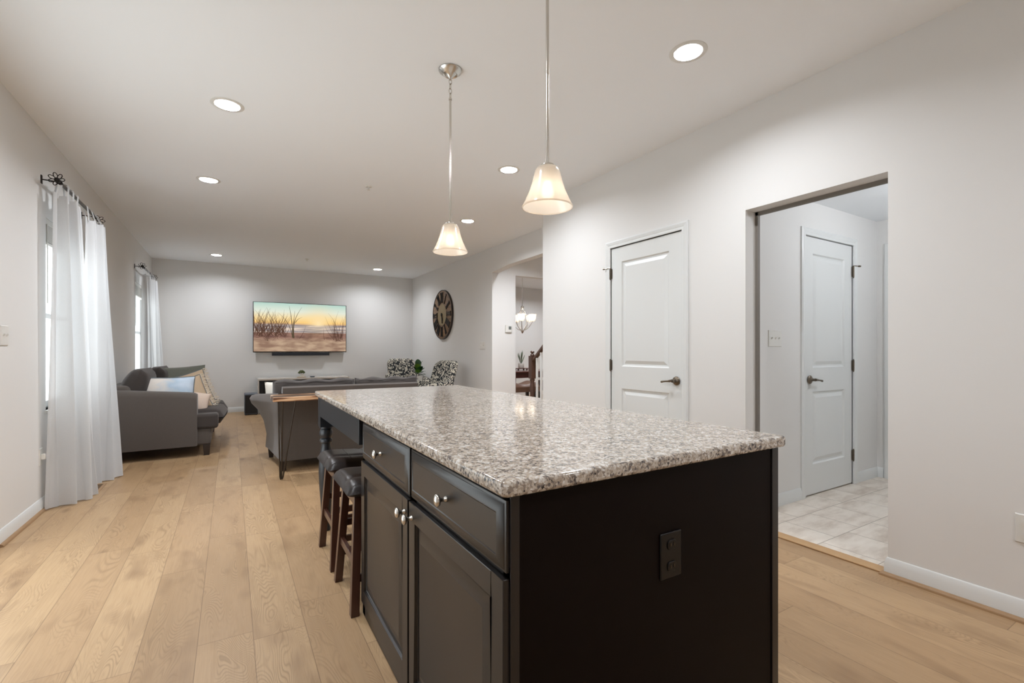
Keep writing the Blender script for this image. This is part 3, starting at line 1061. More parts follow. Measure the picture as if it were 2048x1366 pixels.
p1 = pendant()
dup(p1, (1.056, 1.50, H), 0, 'front pendant light hanging closest to the camera, its rod leaving the top of the photo')


# ------------------------------------------------------------------ kitchen island
IX0, IX1, IY0, IY1 = .466, 1.478, .812, 3.28
ZT, ZB = .8877, .8545
m = MB()
R = .017
poly = []
for cx_, cy_, a0 in ((IX1 - R, IY0 + R, -90), (IX1 - R, IY1 - R, 0), (IX0 + R, IY1 - R, 90), (IX0 + R, IY0 + R, 180)):
    for k in range(7):
        a = math.radians(a0 + 90 * k / 6)
        poly.append((cx_ + R * math.cos(a), cy_ + R * math.sin(a)))
m.prism(poly, 'Z', ZB, ZT)
tag(m.build('countertop', M['granite'], bevel=.009, seg=3), 'long speckled white grey and black granite countertop on the island', 'countertop')

isl = thing('kitchen_island', 'dark espresso kitchen island with drawers, doors and turned legs', 'kitchen island', (.97, 2.0, 0))
FX = .4995           # face frame plane
CY0, CY1 = .840, 2.11
m = MB()
m.box(FX + .02, 1.43, CY0 + .02, CY1 - .006, .0, ZB)
m.build('cabinet_body', M['espresso_shaded'], isl)
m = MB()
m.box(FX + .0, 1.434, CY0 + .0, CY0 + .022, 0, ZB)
m.build('end_panel', M['espresso_shaded'], isl, bevel=.0015)
m = MB()
m.box(1.438, 1.470, CY0 - .004, CY0 + .03, 0, ZB)
m.box(1.438, 1.470, CY0 + .03, CY1, 0, ZB)
m.build('corner_post', M['espresso'], isl, bevel=.002)
m = MB()   # face frame
for (y0, y1, z0, z1) in ((CY0 - .002, CY0 + .03, 0, ZB), (CY1 - .04, CY1, 0, ZB), (1.41, 1.475, .02, ZB), (CY0, CY1, .832, ZB), (CY0, CY1, .66, .70), (CY0, CY1, .0, .072)):
    m.box(FX - .002, FX + .02, y0, y1, z0, z1)
m.build('face_frame', M['espresso'], isl, bevel=.0012)
m = MB()
m.box(FX + .02, 1.434, CY1 - .006, CY1 + .012, 0, ZB)
m.build('back_panel', M['espresso'], isl, bevel=.0015)


def fr_isl(y_left):
    # a runs toward the camera (-y) from the left edge as seen, d toward -x
    return lambda a, b, d: (FX - .004 - .0 + 0 - d - .0135, y_left - a, b)


def knob(parent, fr, a, b):
    n = 20
    pr = [(.0001, -.001), (.0085, -.001), (.0085, .002), (.006, .006), (.0055, .014), (.008, .018), (.015, .021), (.0165, .025), (.015, .029), (.008, .032), (.0001, .033)]
    vs, fs = [], []
    for q, z in pr:
        for k in range(n):
            vs.append(fr(a + q * math.cos(2 * PI * k / n), b + q * math.sin(2 * PI * k / n), z))
    for i in range(len(pr) - 1):
        for k in range(n):
            fs.append((i * n + k, i * n + (k + 1) % n, (i + 1) * n + (k + 1) % n, (i + 1) * n + k))
    mm = MB()
    mm.add(vs, fs)
    o = mm.build('knob', M['nickel'], parent, smooth=50)
    return o


D1 = (2.075, .618)     # left edge y, width
D2 = (1.442, .598)
for (yl, wd), side in ((D1, 0), (D2, 1)):
    fr = fr_isl(yl)
    m = MB()
    ft = lambda a, b, d, fr=fr: fr(a, b + .688, d)
    loops = []
    for (o, dpt) in ((0, -.016), (0, -.0085), (.006, -.0075), (.007, -.0060), (.028, .0), (.031, -.0002), (.032, -.0018)):
        loops.append([ft(o, o, dpt), ft(wd - o, o, dpt), ft(wd - o, .152 - o, dpt), ft(o, .152 - o, dpt)])
    m.loft(loops)
    dr = m.build('drawer', M['espresso'], isl, bevel=.0012, seg=1)
    knob(dr, ft, wd * .5, .076)
    m = MB()
    fd = lambda a, b, d, fr=fr: fr(a, b + .072, d)
    m.panels(fd, wd, .604, .016, [(.052, wd - .052, .062, .548)], steps=((0, 0), (.004, -.009), (.012, -.011), (.044, -.002), (.047, -.003)))
    dd = m.build('door', M['espresso'], isl, bevel=.0012, seg=1)
    knob(dd, fd, (wd - .028) if side == 0 else .028, .604 - .045)

# apron of the seating end and the turned legs
m = MB()
m.box(.480, .500, CY1, 3.17, .737, ZB)
m.box(.480, 1.455, 3.17, 3.19, .737, ZB)
m.box(1.437, 1.457, CY1, 3.17, .737, ZB)
m.build('apron', M['blue_black'], isl, bevel=.002)


def turned_leg(cx_, cy_):
    m = MB()
    m.box(cx_ - .042, cx_ + .042, cy_ - .042, cy_ + .042, .665, ZB)
    prof = [(.0001, .0), (.024, .0), (.028, .012), (.024, .03), (.027, .05), (.030, .10), (.036, .2), (.043, .30), (.046, .38), (.043, .45), (.034, .51), (.028, .545), (.030, .56),
            (.038, .565), (.040, .575), (.036, .585), (.030, .59), (.036, .60), (.041, .615), (.041, .63), (.034, .645), (.030, .65), (.040, .655), (.040, .667)]
    m.lathe(prof, 28, (cx_, cy_, 0))
    m.build('leg', M['blue_black'], isl, smooth=35)


turned_leg(.524, 3.20)
turned_leg(1.415, 3.20)
# outlet in the end panel
m = MB()
yq = CY0
m.box(.940, 1.018, yq - .006, yq, .563, .682)
oc = m.build('outlet', M['outlet_black'], isl, bevel=.003)
for z in (.594, .650):
    m = MB()
    k = []
    for i in range(20):
        a = 2 * PI * i / 20
        k.append((.979 + .0165 * math.cos(a), z + max(-.0125, min(.0125, .0165 * math.sin(a)))))
    m.prism(k, 'Y', yq - .009, yq - .004)
    so = m.build('socket', M['outlet_black'], oc, bevel=.001, seg=1)
    m = MB()
    m.box(.9715, .9735, yq - .0105, yq - .006, z - .003, z + .006).box(.9845, .9865, yq - .0105, yq - .006, z - .003, z + .006)
    m.build('socket_slots', M['old_nickel'], so)


# ------------------------------------------------------------------ bar stools
def stool(loc, label):
    t = thing('bar_stool', label, 'bar stool', loc, group='saddle bar stools at the island')
    L, Wd = .47, .37       # along x, along y ; local origin at seat centre on the floor
    m = local(t)

    def top(i, j, zt):
        u, v = 2 * i - 1, 2 * j - 1
        ru = max(0, 1 - abs(u) ** 7) ** .5
        rv = max(0, 1 - abs(v) ** 6) ** .5
        e = ru * rv
        dip = -.020 * (1 - u * u)
        tuft = -.006 * (max(0, math.cos(u * PI * 2.0)) ** 8 + max(0, math.cos(v * PI * 1.5 + PI / 2)) ** 8)
        return (u * L / 2, v * Wd / 2, .525 + (.062 + dip + tuft) * e if zt else .497 + (.028) * (1 - e))
    n = 28
    m.grid(lambda i, j: top(i, j, True), n, n)
    m.grid(lambda i, j: top(i, j, False), n, n)
    s = m.build('seat', M['leather'], t, smooth=60)
    for u in (-.22, .22):
        m = local(t)
        pts = []
        for k in range(13):
            q = top(.5 + u, k / 12, True)
            pts.append((q[0], q[1], q[2] + .0005))
        m.tube(pts, .0018, 6)
        m.build('seam', M['leather'], s, smooth=60)
    m = local(t)
    m.box(-.19, .19, -.135, .135, .455, .500)
    m.build('seat_frame', M['stool_wood'], t, bevel=.003)
    for sx in (-1, 1):
        for sy in (-1, 1):
            m = local(t)
            m.frustum((sx * .205, sy * .180, 0), .036, .036, (sx * .178, sy * .118, .499), .034, .034)
            m.build('leg', M['stool_wood'], t, bevel=.002)

    def at(z, sx, sy):
        f_ = z / .499
        return (sx * (.205 - .027 * f_), sy * (.180 - .062 * f_), z)
    for (z, a, b) in ((.215, (-1, -1), (-1, 1)), (.215, (1, -1), (1, 1)), (.30, (-1, 1), (1, 1)), (.15, (-1, 1), (1, 1)), (.30, (-1, -1), (1, -1)), (.15, (-1, -1), (1, -1))):
        p, q = at(z, *a), at(z, *b)
        m = local(t)
        if a[0] == b[0]:
            m.box(p[0] - .009, p[0] + .009, p[1], q[1], z - .018, z + .018)
        else:
            m.box(p[0], q[0], p[1] - .009, p[1] + .009, z - .016, z + .016)
        m.build('stretcher', M['stool_wood'], t, bevel=.002)
    return t


st = stool((.665, 2.285, 0), 'dark leather saddle stool tucked in next to the cabinet doors')
dup(st, (.665, 2.770, 0), 0, 'dark leather saddle stool beside the turned island leg')

# ------------------------------------------------------------------ curtains
SX = {}


def poly_at(pts, t):
    """point at fraction t of a polyline parameterised by the third value"""
    for i in range(len(pts) - 1):
        if t <= pts[i + 1][-1] or i == len(pts) - 2:
            a, b = pts[i], pts[i + 1]
            k = (t - a[-1]) / (b[-1] - a[-1])
            return Vector(a[:2]).lerp(Vector(b[:2]), max(0, min(1, k)))


def curtain(label, top, bot, ztop, seed, tabs):
    t = thing('window_curtain', label, 'curtain', (top[0][0], top[0][1], 0), group='white tab-top curtain panels')
    rnd = random.Random(seed)
    ph = [rnd.uniform(0, 6.28) for _ in range(6)]
    NU, NV = 110, 60

    def fn(i, j):
        # i along the cloth, j from bottom (0) to top (1)
        pt = poly_at(top, i)
        pb = poly_at(bot, i)
        k = 1 - (1 - j) ** 1.35
        p = pb.lerp(pt, k)
        amp = .022 + .022 * (1 - j) ** .6
        edge = min(1, 8 * i, 8 * (1 - i))
        f = math.sin(i * 2 * PI * 4 + ph[0] + .7 * math.sin(2.2 * j + ph[1])) + .5 * math.sin(i * 2 * PI * 7 + ph[2] + 1.2 * j) + .35 * math.sin(i * 23 + ph[3] - 2.5 * j)
        p.x += amp * f * .72 * (.08 + .92 * edge)
        p.y += amp * .5 * math.sin(i * 2 * PI * 4 + ph[4]) * edge
        p.x = max(p.x, XL + .012)
        z = .004 + (ztop - .004) * j
        if j == 1:
            z -= .010 * (1 - math.cos(i * 2 * PI * tabs))
        if j < .04:
            z = z * (1 - 0) + .006 * abs(math.sin(i * 19 + ph[5]))
        return (p.x, p.y, z)
    m = MB()
    m.grid(fn, NU, NV)
    m.build('cloth', M['sheer'], t, smooth=180)
    h = MB()

    def hem(i, j):
        a = fn(i, .035)
        b = fn(i, .0375)
        q = Vector(a).lerp(Vector(b), j)
        return (q.x + .0015, q.y - .0015, q.z)
    h.grid(hem, NU, 1)
    h.build('hem', M['sheer'], t, smooth=180)
    for k in range(tabs):
        i = (k + .5) / tabs
        a = Vector(fn(i, 1.0))
        w_ = .022
        r = .016
        tb = MB()
        zr = ztop + .085
        xr = -1.075
        yc = top[0][1] + (top[-1][1] - top[0][1]) * i

        def tab(u, v):
            s_ = v * 2 - 1
            q = abs(s_)
            zz = zr + r - (zr + r - a.z + .012) * max(0, (q - .22) / .78)
            xx = xr + (r if s_ > 0 else -r) * (min(1, q / .22) if q < .22 else 1 - .55 * (q - .22) / .78)
            kx = (q - .22) / .78 if q > .22 else 0
            xx = xx + (a.x - xr) * kx
            return (xx, yc + (u - .5) * 2 * w_ * (1 + .25 * kx) + (a.y - yc) * kx, zz - (0 if q > .22 else (q / .22) ** 2 * .006))
        tb.grid(tab, 4, 20)
        tb.build('tab', M['sheer'], t, smooth=180)
    return t


def curtain_rod(y0, y1, z, label, rrad=.0125):
    t = thing('curtain_rod', label, 'curtain rod', (-1.075, (y0 + y1) / 2, z), group='dark curtain rods')
    x = -1.075
    MB().tube([(x, y0, z), (x, y1, z)], rrad, 14).build('rod', M['rod_grey'], t, smooth=50)
    for y in (y0 + .03, y1 - .12):
        m = MB()
        m.box(XL, XL + .006, y - .012, y + .012, z - .03, z + .03)
        m.tube([(XL + .004, y, z), (x, y, z - .002)], .0045, 8)
        m.tube([(x + .016 * math.cos(a), y, z + .016 * math.sin(a)) for a in [PI + PI * k / 8 for k in range(9)]], .004, 6)
        m.build('bracket', M['iron'], t, smooth=40)
    for y, sg in ((y0, -1), (y1, 1)):
        m = MB()
        m.ball((x, y + sg * .012, z), .017, 12)
        m.tube([(x, y - sg * .01, z), (x, y + sg * .02, z)], .016, 12)
        for k in range(7):
            a = 2 * PI * k / 7
            ca, sa = math.cos(a), math.sin(a)
            pts = []
            for q in range(12):
                b = 2 * PI * q / 12
                rr = .028 + .018 * math.cos(b)
                tt = .011 * math.sin(b)
                pts.append((x + rr * ca - tt * sa, y + sg * (.018 + .012 * (1 + math.cos(b)) * .6), z + rr * sa + tt * ca))
            m.tube(pts, .0028, 6, closed=True)
        m.build('finial', M['iron'], t, smooth=50)


curtain_rod(4.60, 5.80, 2.378, 'dark rod with wire flower finials over the near window')
curtain_rod(8.40, 9.56, 2.338, 'dark rod with wire flower finials over the far window')
curtain('sheer white curtain panel closest to the camera, pooling on the floor', [(-1.10, 4.60, 0), (-1.05, 4.86, .5), (-1.06, 5.12, 1)],
        [(-1.150, 4.61, 0), (-1.01, 4.70, .3), (-.93, 4.82, .6), (-.95, 4.98, .85), (-1.04, 5.05, 1)], 2.30, 3, 4)
curtain('sheer white curtain panel at the far side of the near window', [(-1.06, 5.28, 0), (-1.0, 5.55, .5), (-1.03, 5.76, 1)],
        [(-1.06, 5.20, 0), (-.97, 5.32, .35), (-.90, 5.42, .65), (-.87, 5.58, .85), (-.95, 5.72, 1)], 2.29, 11, 4)
curtain('sheer white curtain panel at the near side of the far window', [(-1.09, 8.46, 0), (-1.04, 8.68, .5), (-1.07, 8.9, 1)],
        [(-1.12, 8.46, 0), (-1.02, 8.62, .4), (-.98, 8.75, .7), (-1.04, 8.92, 1)], 2.25, 5, 4)
curtain('sheer white curtain panel nearest the television wall', [(-1.08, 9.05, 0), (-1.02, 9.3, .5), (-1.05, 9.53, 1)],
        [(-1.08, 9.05, 0), (-.98, 9.25, .4), (-.93, 9.42, .7), (-.99, 9.58, 1)], 2.25, 8, 4)

# floor register beside the curtains
t = thing('floor_vent', 'bronze floor register beside the near curtains', 'floor vent', (-.98, 5.13, 0))
m = MB()
m.box(-1.04, -.92, 4.98, 5.28, 0, .004)
m.build('vent_frame', M['shoe_wood'], t, bevel=.0015)
m = MB()
for i in range(13):
    y = 5.005 + i * .0205
    m.box(-1.02, -.94, y, y + .011, .003, .0055)
m.build('grille', M['vent'], t)


# ------------------------------------------------------------------ wall plates
def toggles(t, pts, fr, mat):
    for (a, b) in pts:
        m = MB()
        m.loft([[fr(a - .004, b - .008, .004), fr(a + .004, b - .008, .004), fr(a + .004, b + .008, .004), fr(a - .004, b + .008, .004)],
                [fr(a - .003, b + .006, .016), fr(a + .003, b + .006, .016), fr(a + .003, b + .012, .014), fr(a - .003, b + .012, .014)]])
        m.build('toggle', mat, t)


def plate(name, label, cat, fr, a0, a1, b0, b1, mat):
    m = MB()
    m.loft([[fr(a0, b0, 0), fr(a1, b0, 0), fr(a1, b1, 0), fr(a0, b1, 0)],
            [fr(a0 + .003, b0 + .003, .006), fr(a1 - .003, b0 + .003, .006), fr(a1 - .003, b1 - .003, .006), fr(a0 + .003, b1 - .003, .006)]])
    c = fr((a0 + a1) / 2, (b0 + b1) / 2, 0)
    o = m.build(name, mat, origin=c)
    return tag(o, label, cat)


fr = lambda a, b, d: (a, 1.975 - d, b)
o = plate('light_switch', 'white triple light switch beside the door in the tiled room', 'light switch', fr, 3.339, 3.506, 1.178, 1.298, M['white_plastic'])
toggles(o, ((3.376, 1.236), (3.4225, 1.236), (3.469, 1.236)), fr, M['white_plastic'])
fr = lambda a, b, d: (XL + d, a, b)
o = plate('light_switch', 'double light switch on the window wall near the patio door', 'light switch', fr, 3.925, 4.04, 1.18, 1.30, M['wall_plate'])
toggles(o, ((3.960, 1.24), (4.006, 1.24)), fr, M['wall_plate'])
fr = lambda a, b, d: (XV - d, a, b)
o = plate('light_switch', 'pale double light switch on the wall between clock and hall', 'light switch', fr, 6.64, 6.82, 1.165, 1.285, M['wall_plate'])
toggles(o, ((6.69, 1.225), (6.77, 1.225)), fr, M['wall_plate'])
fr = lambda a, b, d: (XR - d, a, b)
o = plate('wall_outlet', 'white outlet plate low on the near right wall', 'outlet', fr, .551, .627, .333, .455, M['white_plastic'])
for z in (.366, .420):
    m = MB()
    m.prism([(.589 + .0165 * math.cos(2 * PI * i / 20), z + max(-.0125, min(.0125, .0165 * math.sin(2 * PI * i / 20)))) for i in range(20)], 'X', XR - .009, XR - .004)
    m.build('socket', M['white_plastic'], o)
fr = lambda a, b, d: (XL + d, a, b)
o = plate('wall_outlet', 'white outlet plate low on the window wall behind the near curtain', 'outlet', fr, 4.58, 4.655, .33, .45, M['white_plastic'])
m = MB()
m.box(XL + .005, XL + .03, 4.60, 4.635, .37, .41)
m.build('socket', M['white_plastic'], o, bevel=.004)
# thermostat
t = thing('thermostat', 'white square thermostat with grey display on the hall wall', 'thermostat', (3.755, 6.40, 1.49))
m = MB()
m.box(3.70, 3.815, 6.385, 6.41, 1.43, 1.545)
m.build('housing', M['white_plastic'], t, bevel=.006)
m = MB()
m.box(3.752, 3.802, 6.383, 6.388, 1.475, 1.525)
m.build('display', M['lcd'], t, bevel=.002)

# ------------------------------------------------------------------ television wall
t = thing('television', 'wide flat television showing a sunset beach', 'television', (1.193, 10.05, 1.585))
m = MB()
m.box(.352, 2.034, 10.045, 10.075, 1.108, 2.064)
m.build('frame', M['screen_black'], t, bevel=.003)
m = MB()
m.box(.75, 1.65, 10.075, 10.139, 1.25, 1.9)
m.build('wall_mount', M['black'], t)
m = MB()
m.box(1.193 - .83, 1.193 + .83, 10.043, 10.047, 1.590 - .465, 1.590 + .465)
scr = m.build('screen', M['screen'], t)
scr.data.transform(Matrix.Translation((0, -.005 + .005, 0)))
# put the screen's own origin at its centre
scr.data.transform(Matrix.Translation((0, 0, -.005)))
scr.location = (0, 0, .005)
rg = random.Random(4)


def blades(mb, specs, y):
    for (u0, v0, u1, v1, bend, wd) in specs:
        a = Vector((.363 + 1.66 * u0, 1.125 + .93 * v0))
        b = Vector((.363 + 1.66 * u1, 1.125 + .93 * v1))
        d_ = (b - a)
        nn = Vector((-d_.y, d_.x)).normalized()
        L, Rr = [], []
        for k in range(9):
            s_ = k / 8
            p = a.lerp(b, s_) + nn * bend * math.sin(PI * s_) * d_.length
            w_ = wd * (1 - s_ * .85)
            p.x = max(.364, min(2.022, p.x)); p.y = min(2.054, p.y)
            L.append((max(.364, p.x - nn.x * w_), y, min(2.054, p.y - nn.y * w_)))
            Rr.append((min(2.022, p.x + nn.x * w_), y, min(2.054, p.y + nn.y * w_)))
        mb.add(L + Rr, [(k, k + 1, 9 + k + 1, 9 + k) for k in range(8)])


sp = []
for i in range(105):
    u = rg.uniform(.0, .33) ** 1.0
    h = rg.uniform(.25, .62) * (1 - .9 * max(0, u - .12))
    v = rg.uniform(.30, .42)
    du = rg.uniform(-.11, .13)
    sp.append((u, v, min(.99, max(.002, u + du)), min(.9, v + h * .85), rg.uniform(-.16, .16), rg.uniform(.003, .007)))
for i in range(14):
    u = rg.uniform(.02, .3)
    sp.append((u, rg.uniform(.2, .36), u + rg.uniform(-.1, .12), rg.uniform(.18, .42), rg.uniform(-.2, .2), .004))
for i in range(26):
    u = rg.uniform(.86, .97)
    v = rg.uniform(.20, .36)
    sp.append((u, v, min(.997, u + rg.uniform(-.14, .07)), v + rg.uniform(.15, .55), rg.uniform(-.1, .1), rg.uniform(.003, .005)))
sp += [(.75, .25, .745, .5, .03, .004), (.475, .27, .545, .55, -.05, .005), (.60, .28, .60, .30, 0, .004)]
m = MB()
blades(m, sp, 10.0422)
m.build('grass_print', M['grass_picture'], scr)
sp = [(.405, .28, .365, .95, -.02, .011), (.41, .28, .425, .85, .02, .010), (.415, .28, .50, .93, .10, .010), (.40, .30, .25, .80, -.10, .007), (.43, .6, .505, .72, .12, .006), (.40, .3, .42, .62, .0, .012)]
m = MB()
blades(m, sp, 10.0418)
m.build('grass_print', M['grass_picture_dark'], scr)

t = thing('soundbar', 'slim black soundbar under the television', 'soundbar', (1.185, 10.06, 1.07))
m = MB()
m.box(.671, 1.70, 10.02, 10.10, 1.045, 1.103)
m.build('body', M['gunmetal'], t, bevel=.008)
for a in (.671, 1.691):
    MB().box(a, a + .009, 10.018, 10.10, 1.044, 1.104).build('end_cap', M['black'], t, bevel=.002)
for a in (.95, 1.40):
    MB().box(a, a + .04, 10.09, 10.139, 1.06, 1.09).build('bracket', M['black'], t)

t = thing('tv_stand', 'low black media console with pale top under the television', 'media console', (1.2, 9.85, 0))
m = MB()
m.box(.44, 1.98, 9.62, 10.06, .06, .60)
m.build('carcass', M['black'], t, bevel=.004)
m = MB()
m.box(.415, 2.0, 9.595, 10.08, .60, .632)
m.build('top', M['marble'], t, bevel=.004)
for i in range(3):
    a = .455 + i * .51
    m = MB()
    m.panels(lambda p, q, d, a=a: (a + p, 9.603 - d, .075 + q), .49, .51, .016, [(.05, .44, .05, .46)])
    dd = m.build('door', M['black'], t)
    m = MB()
    m.tube([(a + .45, 9.575, .30), (a + .45, 9.575, .40)], .005, 8)
    m.tube([(a + .45, 9.575, .31), (a + .45, 9.603, .31)], .004, 6)
    m.tube([(a + .45, 9.575, .39), (a + .45, 9.603, .39)], .004, 6)
    m.build('handle', M['nickel'], dd)
for x in (.47, 1.95):
    for y in (9.66, 10.02):
        m = MB()
        m.box(x - .025, x + .025, y - .025, y + .025, 0, .06)
        m.build('leg', M['black'], t)
m = MB()
m.box(.418, .436, 9.598, 10.06, .0, .60)
m.build('side_trim', M['marble'], t, bevel=.002)

t = thing('succulent_plant', 'tiny succulent in a white pot on the media console', 'potted plant', (1.15, 9.70, .632))
m = local(t)
m.lathe([(.0001, .012), (.038, .012), (.045, .015), (.05, .068), (.046, .070), (.043, .060), (.0001, .060)], 20)
m.build('pot', M['ceramic'], t, smooth=40)
m = local(t)
m.lathe([(.0001, 0), (.075, 0), (.085, .008), (.08, .012), (.0001, .010)], 24)
m.build('saucer', M['tan_cloth'], t, smooth=40)
m = local(t)
for i in range(34):
    a = i * 2.39996
    r = .012 + .045 * (i / 34) ** .6
    p = Vector((r * math.cos(a), r * math.sin(a), .085 + .045 * (1 - (i / 34))))
    m.ball(p, .0135, 8, 1.1, 1.1, .9)
m.build('leaves', M['succulent'], t, smooth=60)
t = thing('glass_coaster', 'small glass dish beside the succulent on the media console', 'dish', (1.34, 9.70, .632))
m = local(t)
m.lathe([(.0001, 0), (.035, 0), (.05, .018), (.047, .018), (.033, .004), (.0001, .004)], 20)
m.build('bowl', M['speaker_grey'], t, smooth=40)

t = thing('subwoofer', 'black subwoofer box on the floor beside the media console', 'speaker', (.33, 9.72, 0))
m = MB()
m.box(.205, .41, 9.535, 9.90, .012, .372)
m.build('cabinet', M['speaker_grey'], t, bevel=.006)
m = MB()
m.box(.213, .402, 9.522, 9.536, .03, .355)
m.build('grille', M['black'], t, bevel=.004)
m = MB()
for x in (.225, .39):
    for y in (9.56, 9.87):
        m.lathe([(.012, 0), (.014, .012)], 10, (x, y, 0))
        m.disc(.012, 0.0005, (x, y, 0), 10)
m.build('foot', M['black'], t)

# ------------------------------------------------------------------ wall clock
CYc, CZc, CR = 8.345, 1.822, .462
t = thing('wall_clock', 'large round brown wooden wall clock with roman numerals', 'clock', (XV, CYc, CZc))
cc = (XV, CYc, CZc)
m = MB()
m.lathe([(.0001, 0), (CR, 0), (CR, -.028), (CR - .008, -.032), (.0001, -.032)], 64, cc, 'X')
m.build('dial', M['clock_wood'], t, smooth=40)
m = MB()
m.lathe([(CR - .006, 0), (CR + .006, 0), (CR + .006, -.038), (CR - .006, -.038), (CR - .006, 0)], 64, cc, 'X')
m.build('rim', M['dark_leg'], t, smooth=40)
m = MB()
m.lathe([(.205, -.0315), (.205, -.036), (.198, -.036), (.198, -.0315)], 48, cc, 'X')
m.disc(.198, -.034, cc, 48, 'X')
m.build('inner_disc', flat('tan_clock_centre', (142, 124, 90), 0.6, noise=.1, nscale=12), t, smooth=40)
NUM = ['XII', 'I', 'II', 'III', 'IIII', 'V', 'VI', 'VII', 'VIII', 'IX', 'X', 'XI']


def stroke(m, p, q, wd, F):
    p, q = Vector(p), Vector(q)
    d = (q - p).normalized()
    n_ = Vector((-d.y, d.x)) * wd / 2
    ps = [p - n_, p + n_, q + n_, q - n_]
    m.loft([[F(c.x, c.y, .032) for c in ps], [F(c.x, c.y, .046) for c in ps]])


for i, s_ in enumerate(NUM):
    ang = -i * PI / 6
    ca, sa = math.cos(ang), math.sin(ang)

    def F(a, b, d, ca=ca, sa=sa):
        # seen from the room (looking toward +x) the viewer's right is -y
        u, v = a * ca - b * sa, a * sa + b * ca
        return (XV - d, CYc - u, CZc + v)
    m = MB()
    wds = {'I': .030, 'V': .064, 'X': .064}
    tot = sum(wds[c] for c in s_)
    a = -tot / 2
    b0, b1 = .235, .415
    for c in s_:
        wc = wds[c]
        mid = a + wc / 2
        if c == 'I':
            stroke(m, (mid, b0), (mid, b1), .013, F)
        elif c == 'V':
            stroke(m, (mid - .022, b1), (mid, b0), .014, F)
            stroke(m, (mid + .022, b1), (mid, b0), .008, F)
        else:
            stroke(m, (mid - .024, b1), (mid + .024, b0), .014, F)
            stroke(m, (mid + .024, b1), (mid - .024, b0), .008, F)
        a += wc
    stroke(m, (-tot / 2, b1), (tot / 2, b1), .010, F)
    stroke(m, (-tot / 2, b0), (tot / 2, b0), .010, F)
    m.build('numeral', M['iron'], t)
for ang, ln in ((-2.75, .12), (-2.95, .17)):
    ca, sa = math.cos(ang), math.sin(ang)
    m = MB()
    F = lambda a, b, d, ca=ca, sa=sa: (XV - d - .006, CYc - (a * ca - b * sa), CZc + (a * sa + b * ca))
    stroke(m, (0, -.03), (0, ln), .014, F)
    m.build('hand', M['iron'], t)
m = MB()
m.lathe([(.0001, -.056), (.022, -.054), (.026, -.046), (.026, -.034)], 20, cc, 'X')
m.build('hub', M['iron'], t, smooth=50)


# ------------------------------------------------------------------ upholstery
def rbox(m, x0, x1, y0, y1, z0, z1, crown=.03, n=12):
    """soft cushion: rounded box with a crowned top"""
    def fn(sg):
        def g(i, j):
            u, v = 2 * i - 1, 2 * j - 1
            e = (max(0, 1 - abs(u) ** 8) * max(0, 1 - abs(v) ** 8)) ** .5
            c = crown * (1 - u * u) * (1 - v * v)
            zm = (z0 + z1) / 2
            z = zm + sg * ((z1 - z0) / 2 * e + (c if sg > 0 else 0))
            return ((x0 + x1) / 2 + u * (x1 - x0) / 2, (y0 + y1) / 2 + v * (y1 - y0) / 2, z)
        return g
    m.grid(fn(1), n, n)
    m.grid(fn(-1), n, n)


# loveseat against the window wall, facing +x
t = thing('loveseat', 'grey brown velvet loveseat against the window wall', 'loveseat', (-.65, 7.0, 0))
m = MB()
m.box(-1.06, -.19, 6.14, 7.90, .115, .30)
fr_ = m.build('frame', M['sofa'], t, bevel=.02, seg=3)
for y0, y1, nm in ((6.08, 6.30, 1), (7.74, 7.96, 2)):
    m = MB()
    loops = []
    for x, zt in ((-1.10, .745), (-.9, .735), (-.6, .712), (-.40, .695), (-.335, .685), (-.315, .672)):
        q = .010 if x < -.33 else .018
        yo = y0 + (q if nm == 1 else q)
        yi = y1 - q
        rr = .06
        lp = [(x, yo, .118), (x, yo, zt - rr), (x, yo + .012, zt - .025), (x, yo + .04, zt - .006), (x, (yo + yi) / 2, zt), (x, yi - .04, zt - .006), (x, yi - .012, zt - .025), (x, yi, zt - rr), (x, yi, .118)]
        loops.append(lp)
    m.loft(loops)
    m.build('arm', M['sofa'], t, smooth=50)
m = MB()
m.box(-1.12, -.90, 6.20, 7.84, .14, .78)
m.build('back', M['sofa'], t, bevel=.05, seg=4)


def tcushion(y0, y1, bow):
    m = MB()
    n = 20

    def g(sg):
        def fn(i, j):
            v = 2 * j - 1
            y = y0 + (y1 - y0) * j
            gy = (y - 7.02) / .9
            xf = -.10 + bow * (1 - gy * gy)
            x = -.92 + (xf + .92) * i
            u = 2 * i - 1
            e = (max(0, 1 - max(0, u) ** 10) * max(0, 1 - abs(v) ** 12)) ** .5
            z = .375 + sg * .082 * e + (.045 * (1 - u * u) * (1 - v ** 4) if sg > 0 else 0) + (.03 * max(0, u) * (1 - gy * gy) if sg > 0 else 0)
            return (x, y, z)
        return fn
    m.grid(g(1), n, n)
    m.grid(g(-1), n, n)
    return m


tcushion(6.32, 7.02, .065).build('seat_cushion', M['sofa_dark'], t, smooth=60)
tcushion(7.025, 7.72, .065).build('seat_cushion', M['sofa_dark'], t, smooth=60)
m = MB()
m.box(-.36, -.12, 6.12, 6.33, .292, .452)
m.build('cushion_corner', M['sofa_dark'], t, bevel=.03, seg=4)
for yc, xc in ((6.62, -.90), (7.36, -.82)):
    m = MB()
    m.X = Matrix.Translation((xc, yc, .69)) @ Matrix.Rotation(math.radians(-72), 4, 'Y')
    m.pillow(.54, .74, .30, 18, .02, .36)
    m.build('back_cushion', M['sofa_dark'], t, smooth=60)
for (x, y) in ((-.23, 6.17), (-.23, 7.87), (-1.05, 6.17), (-1.05, 7.87)):
    m = MB()
    m.frustum((x, y, 0), .05, .05, (x, y, .118), .07, .07)
    m.build('leg', M['dark_leg'], t, bevel=.003)


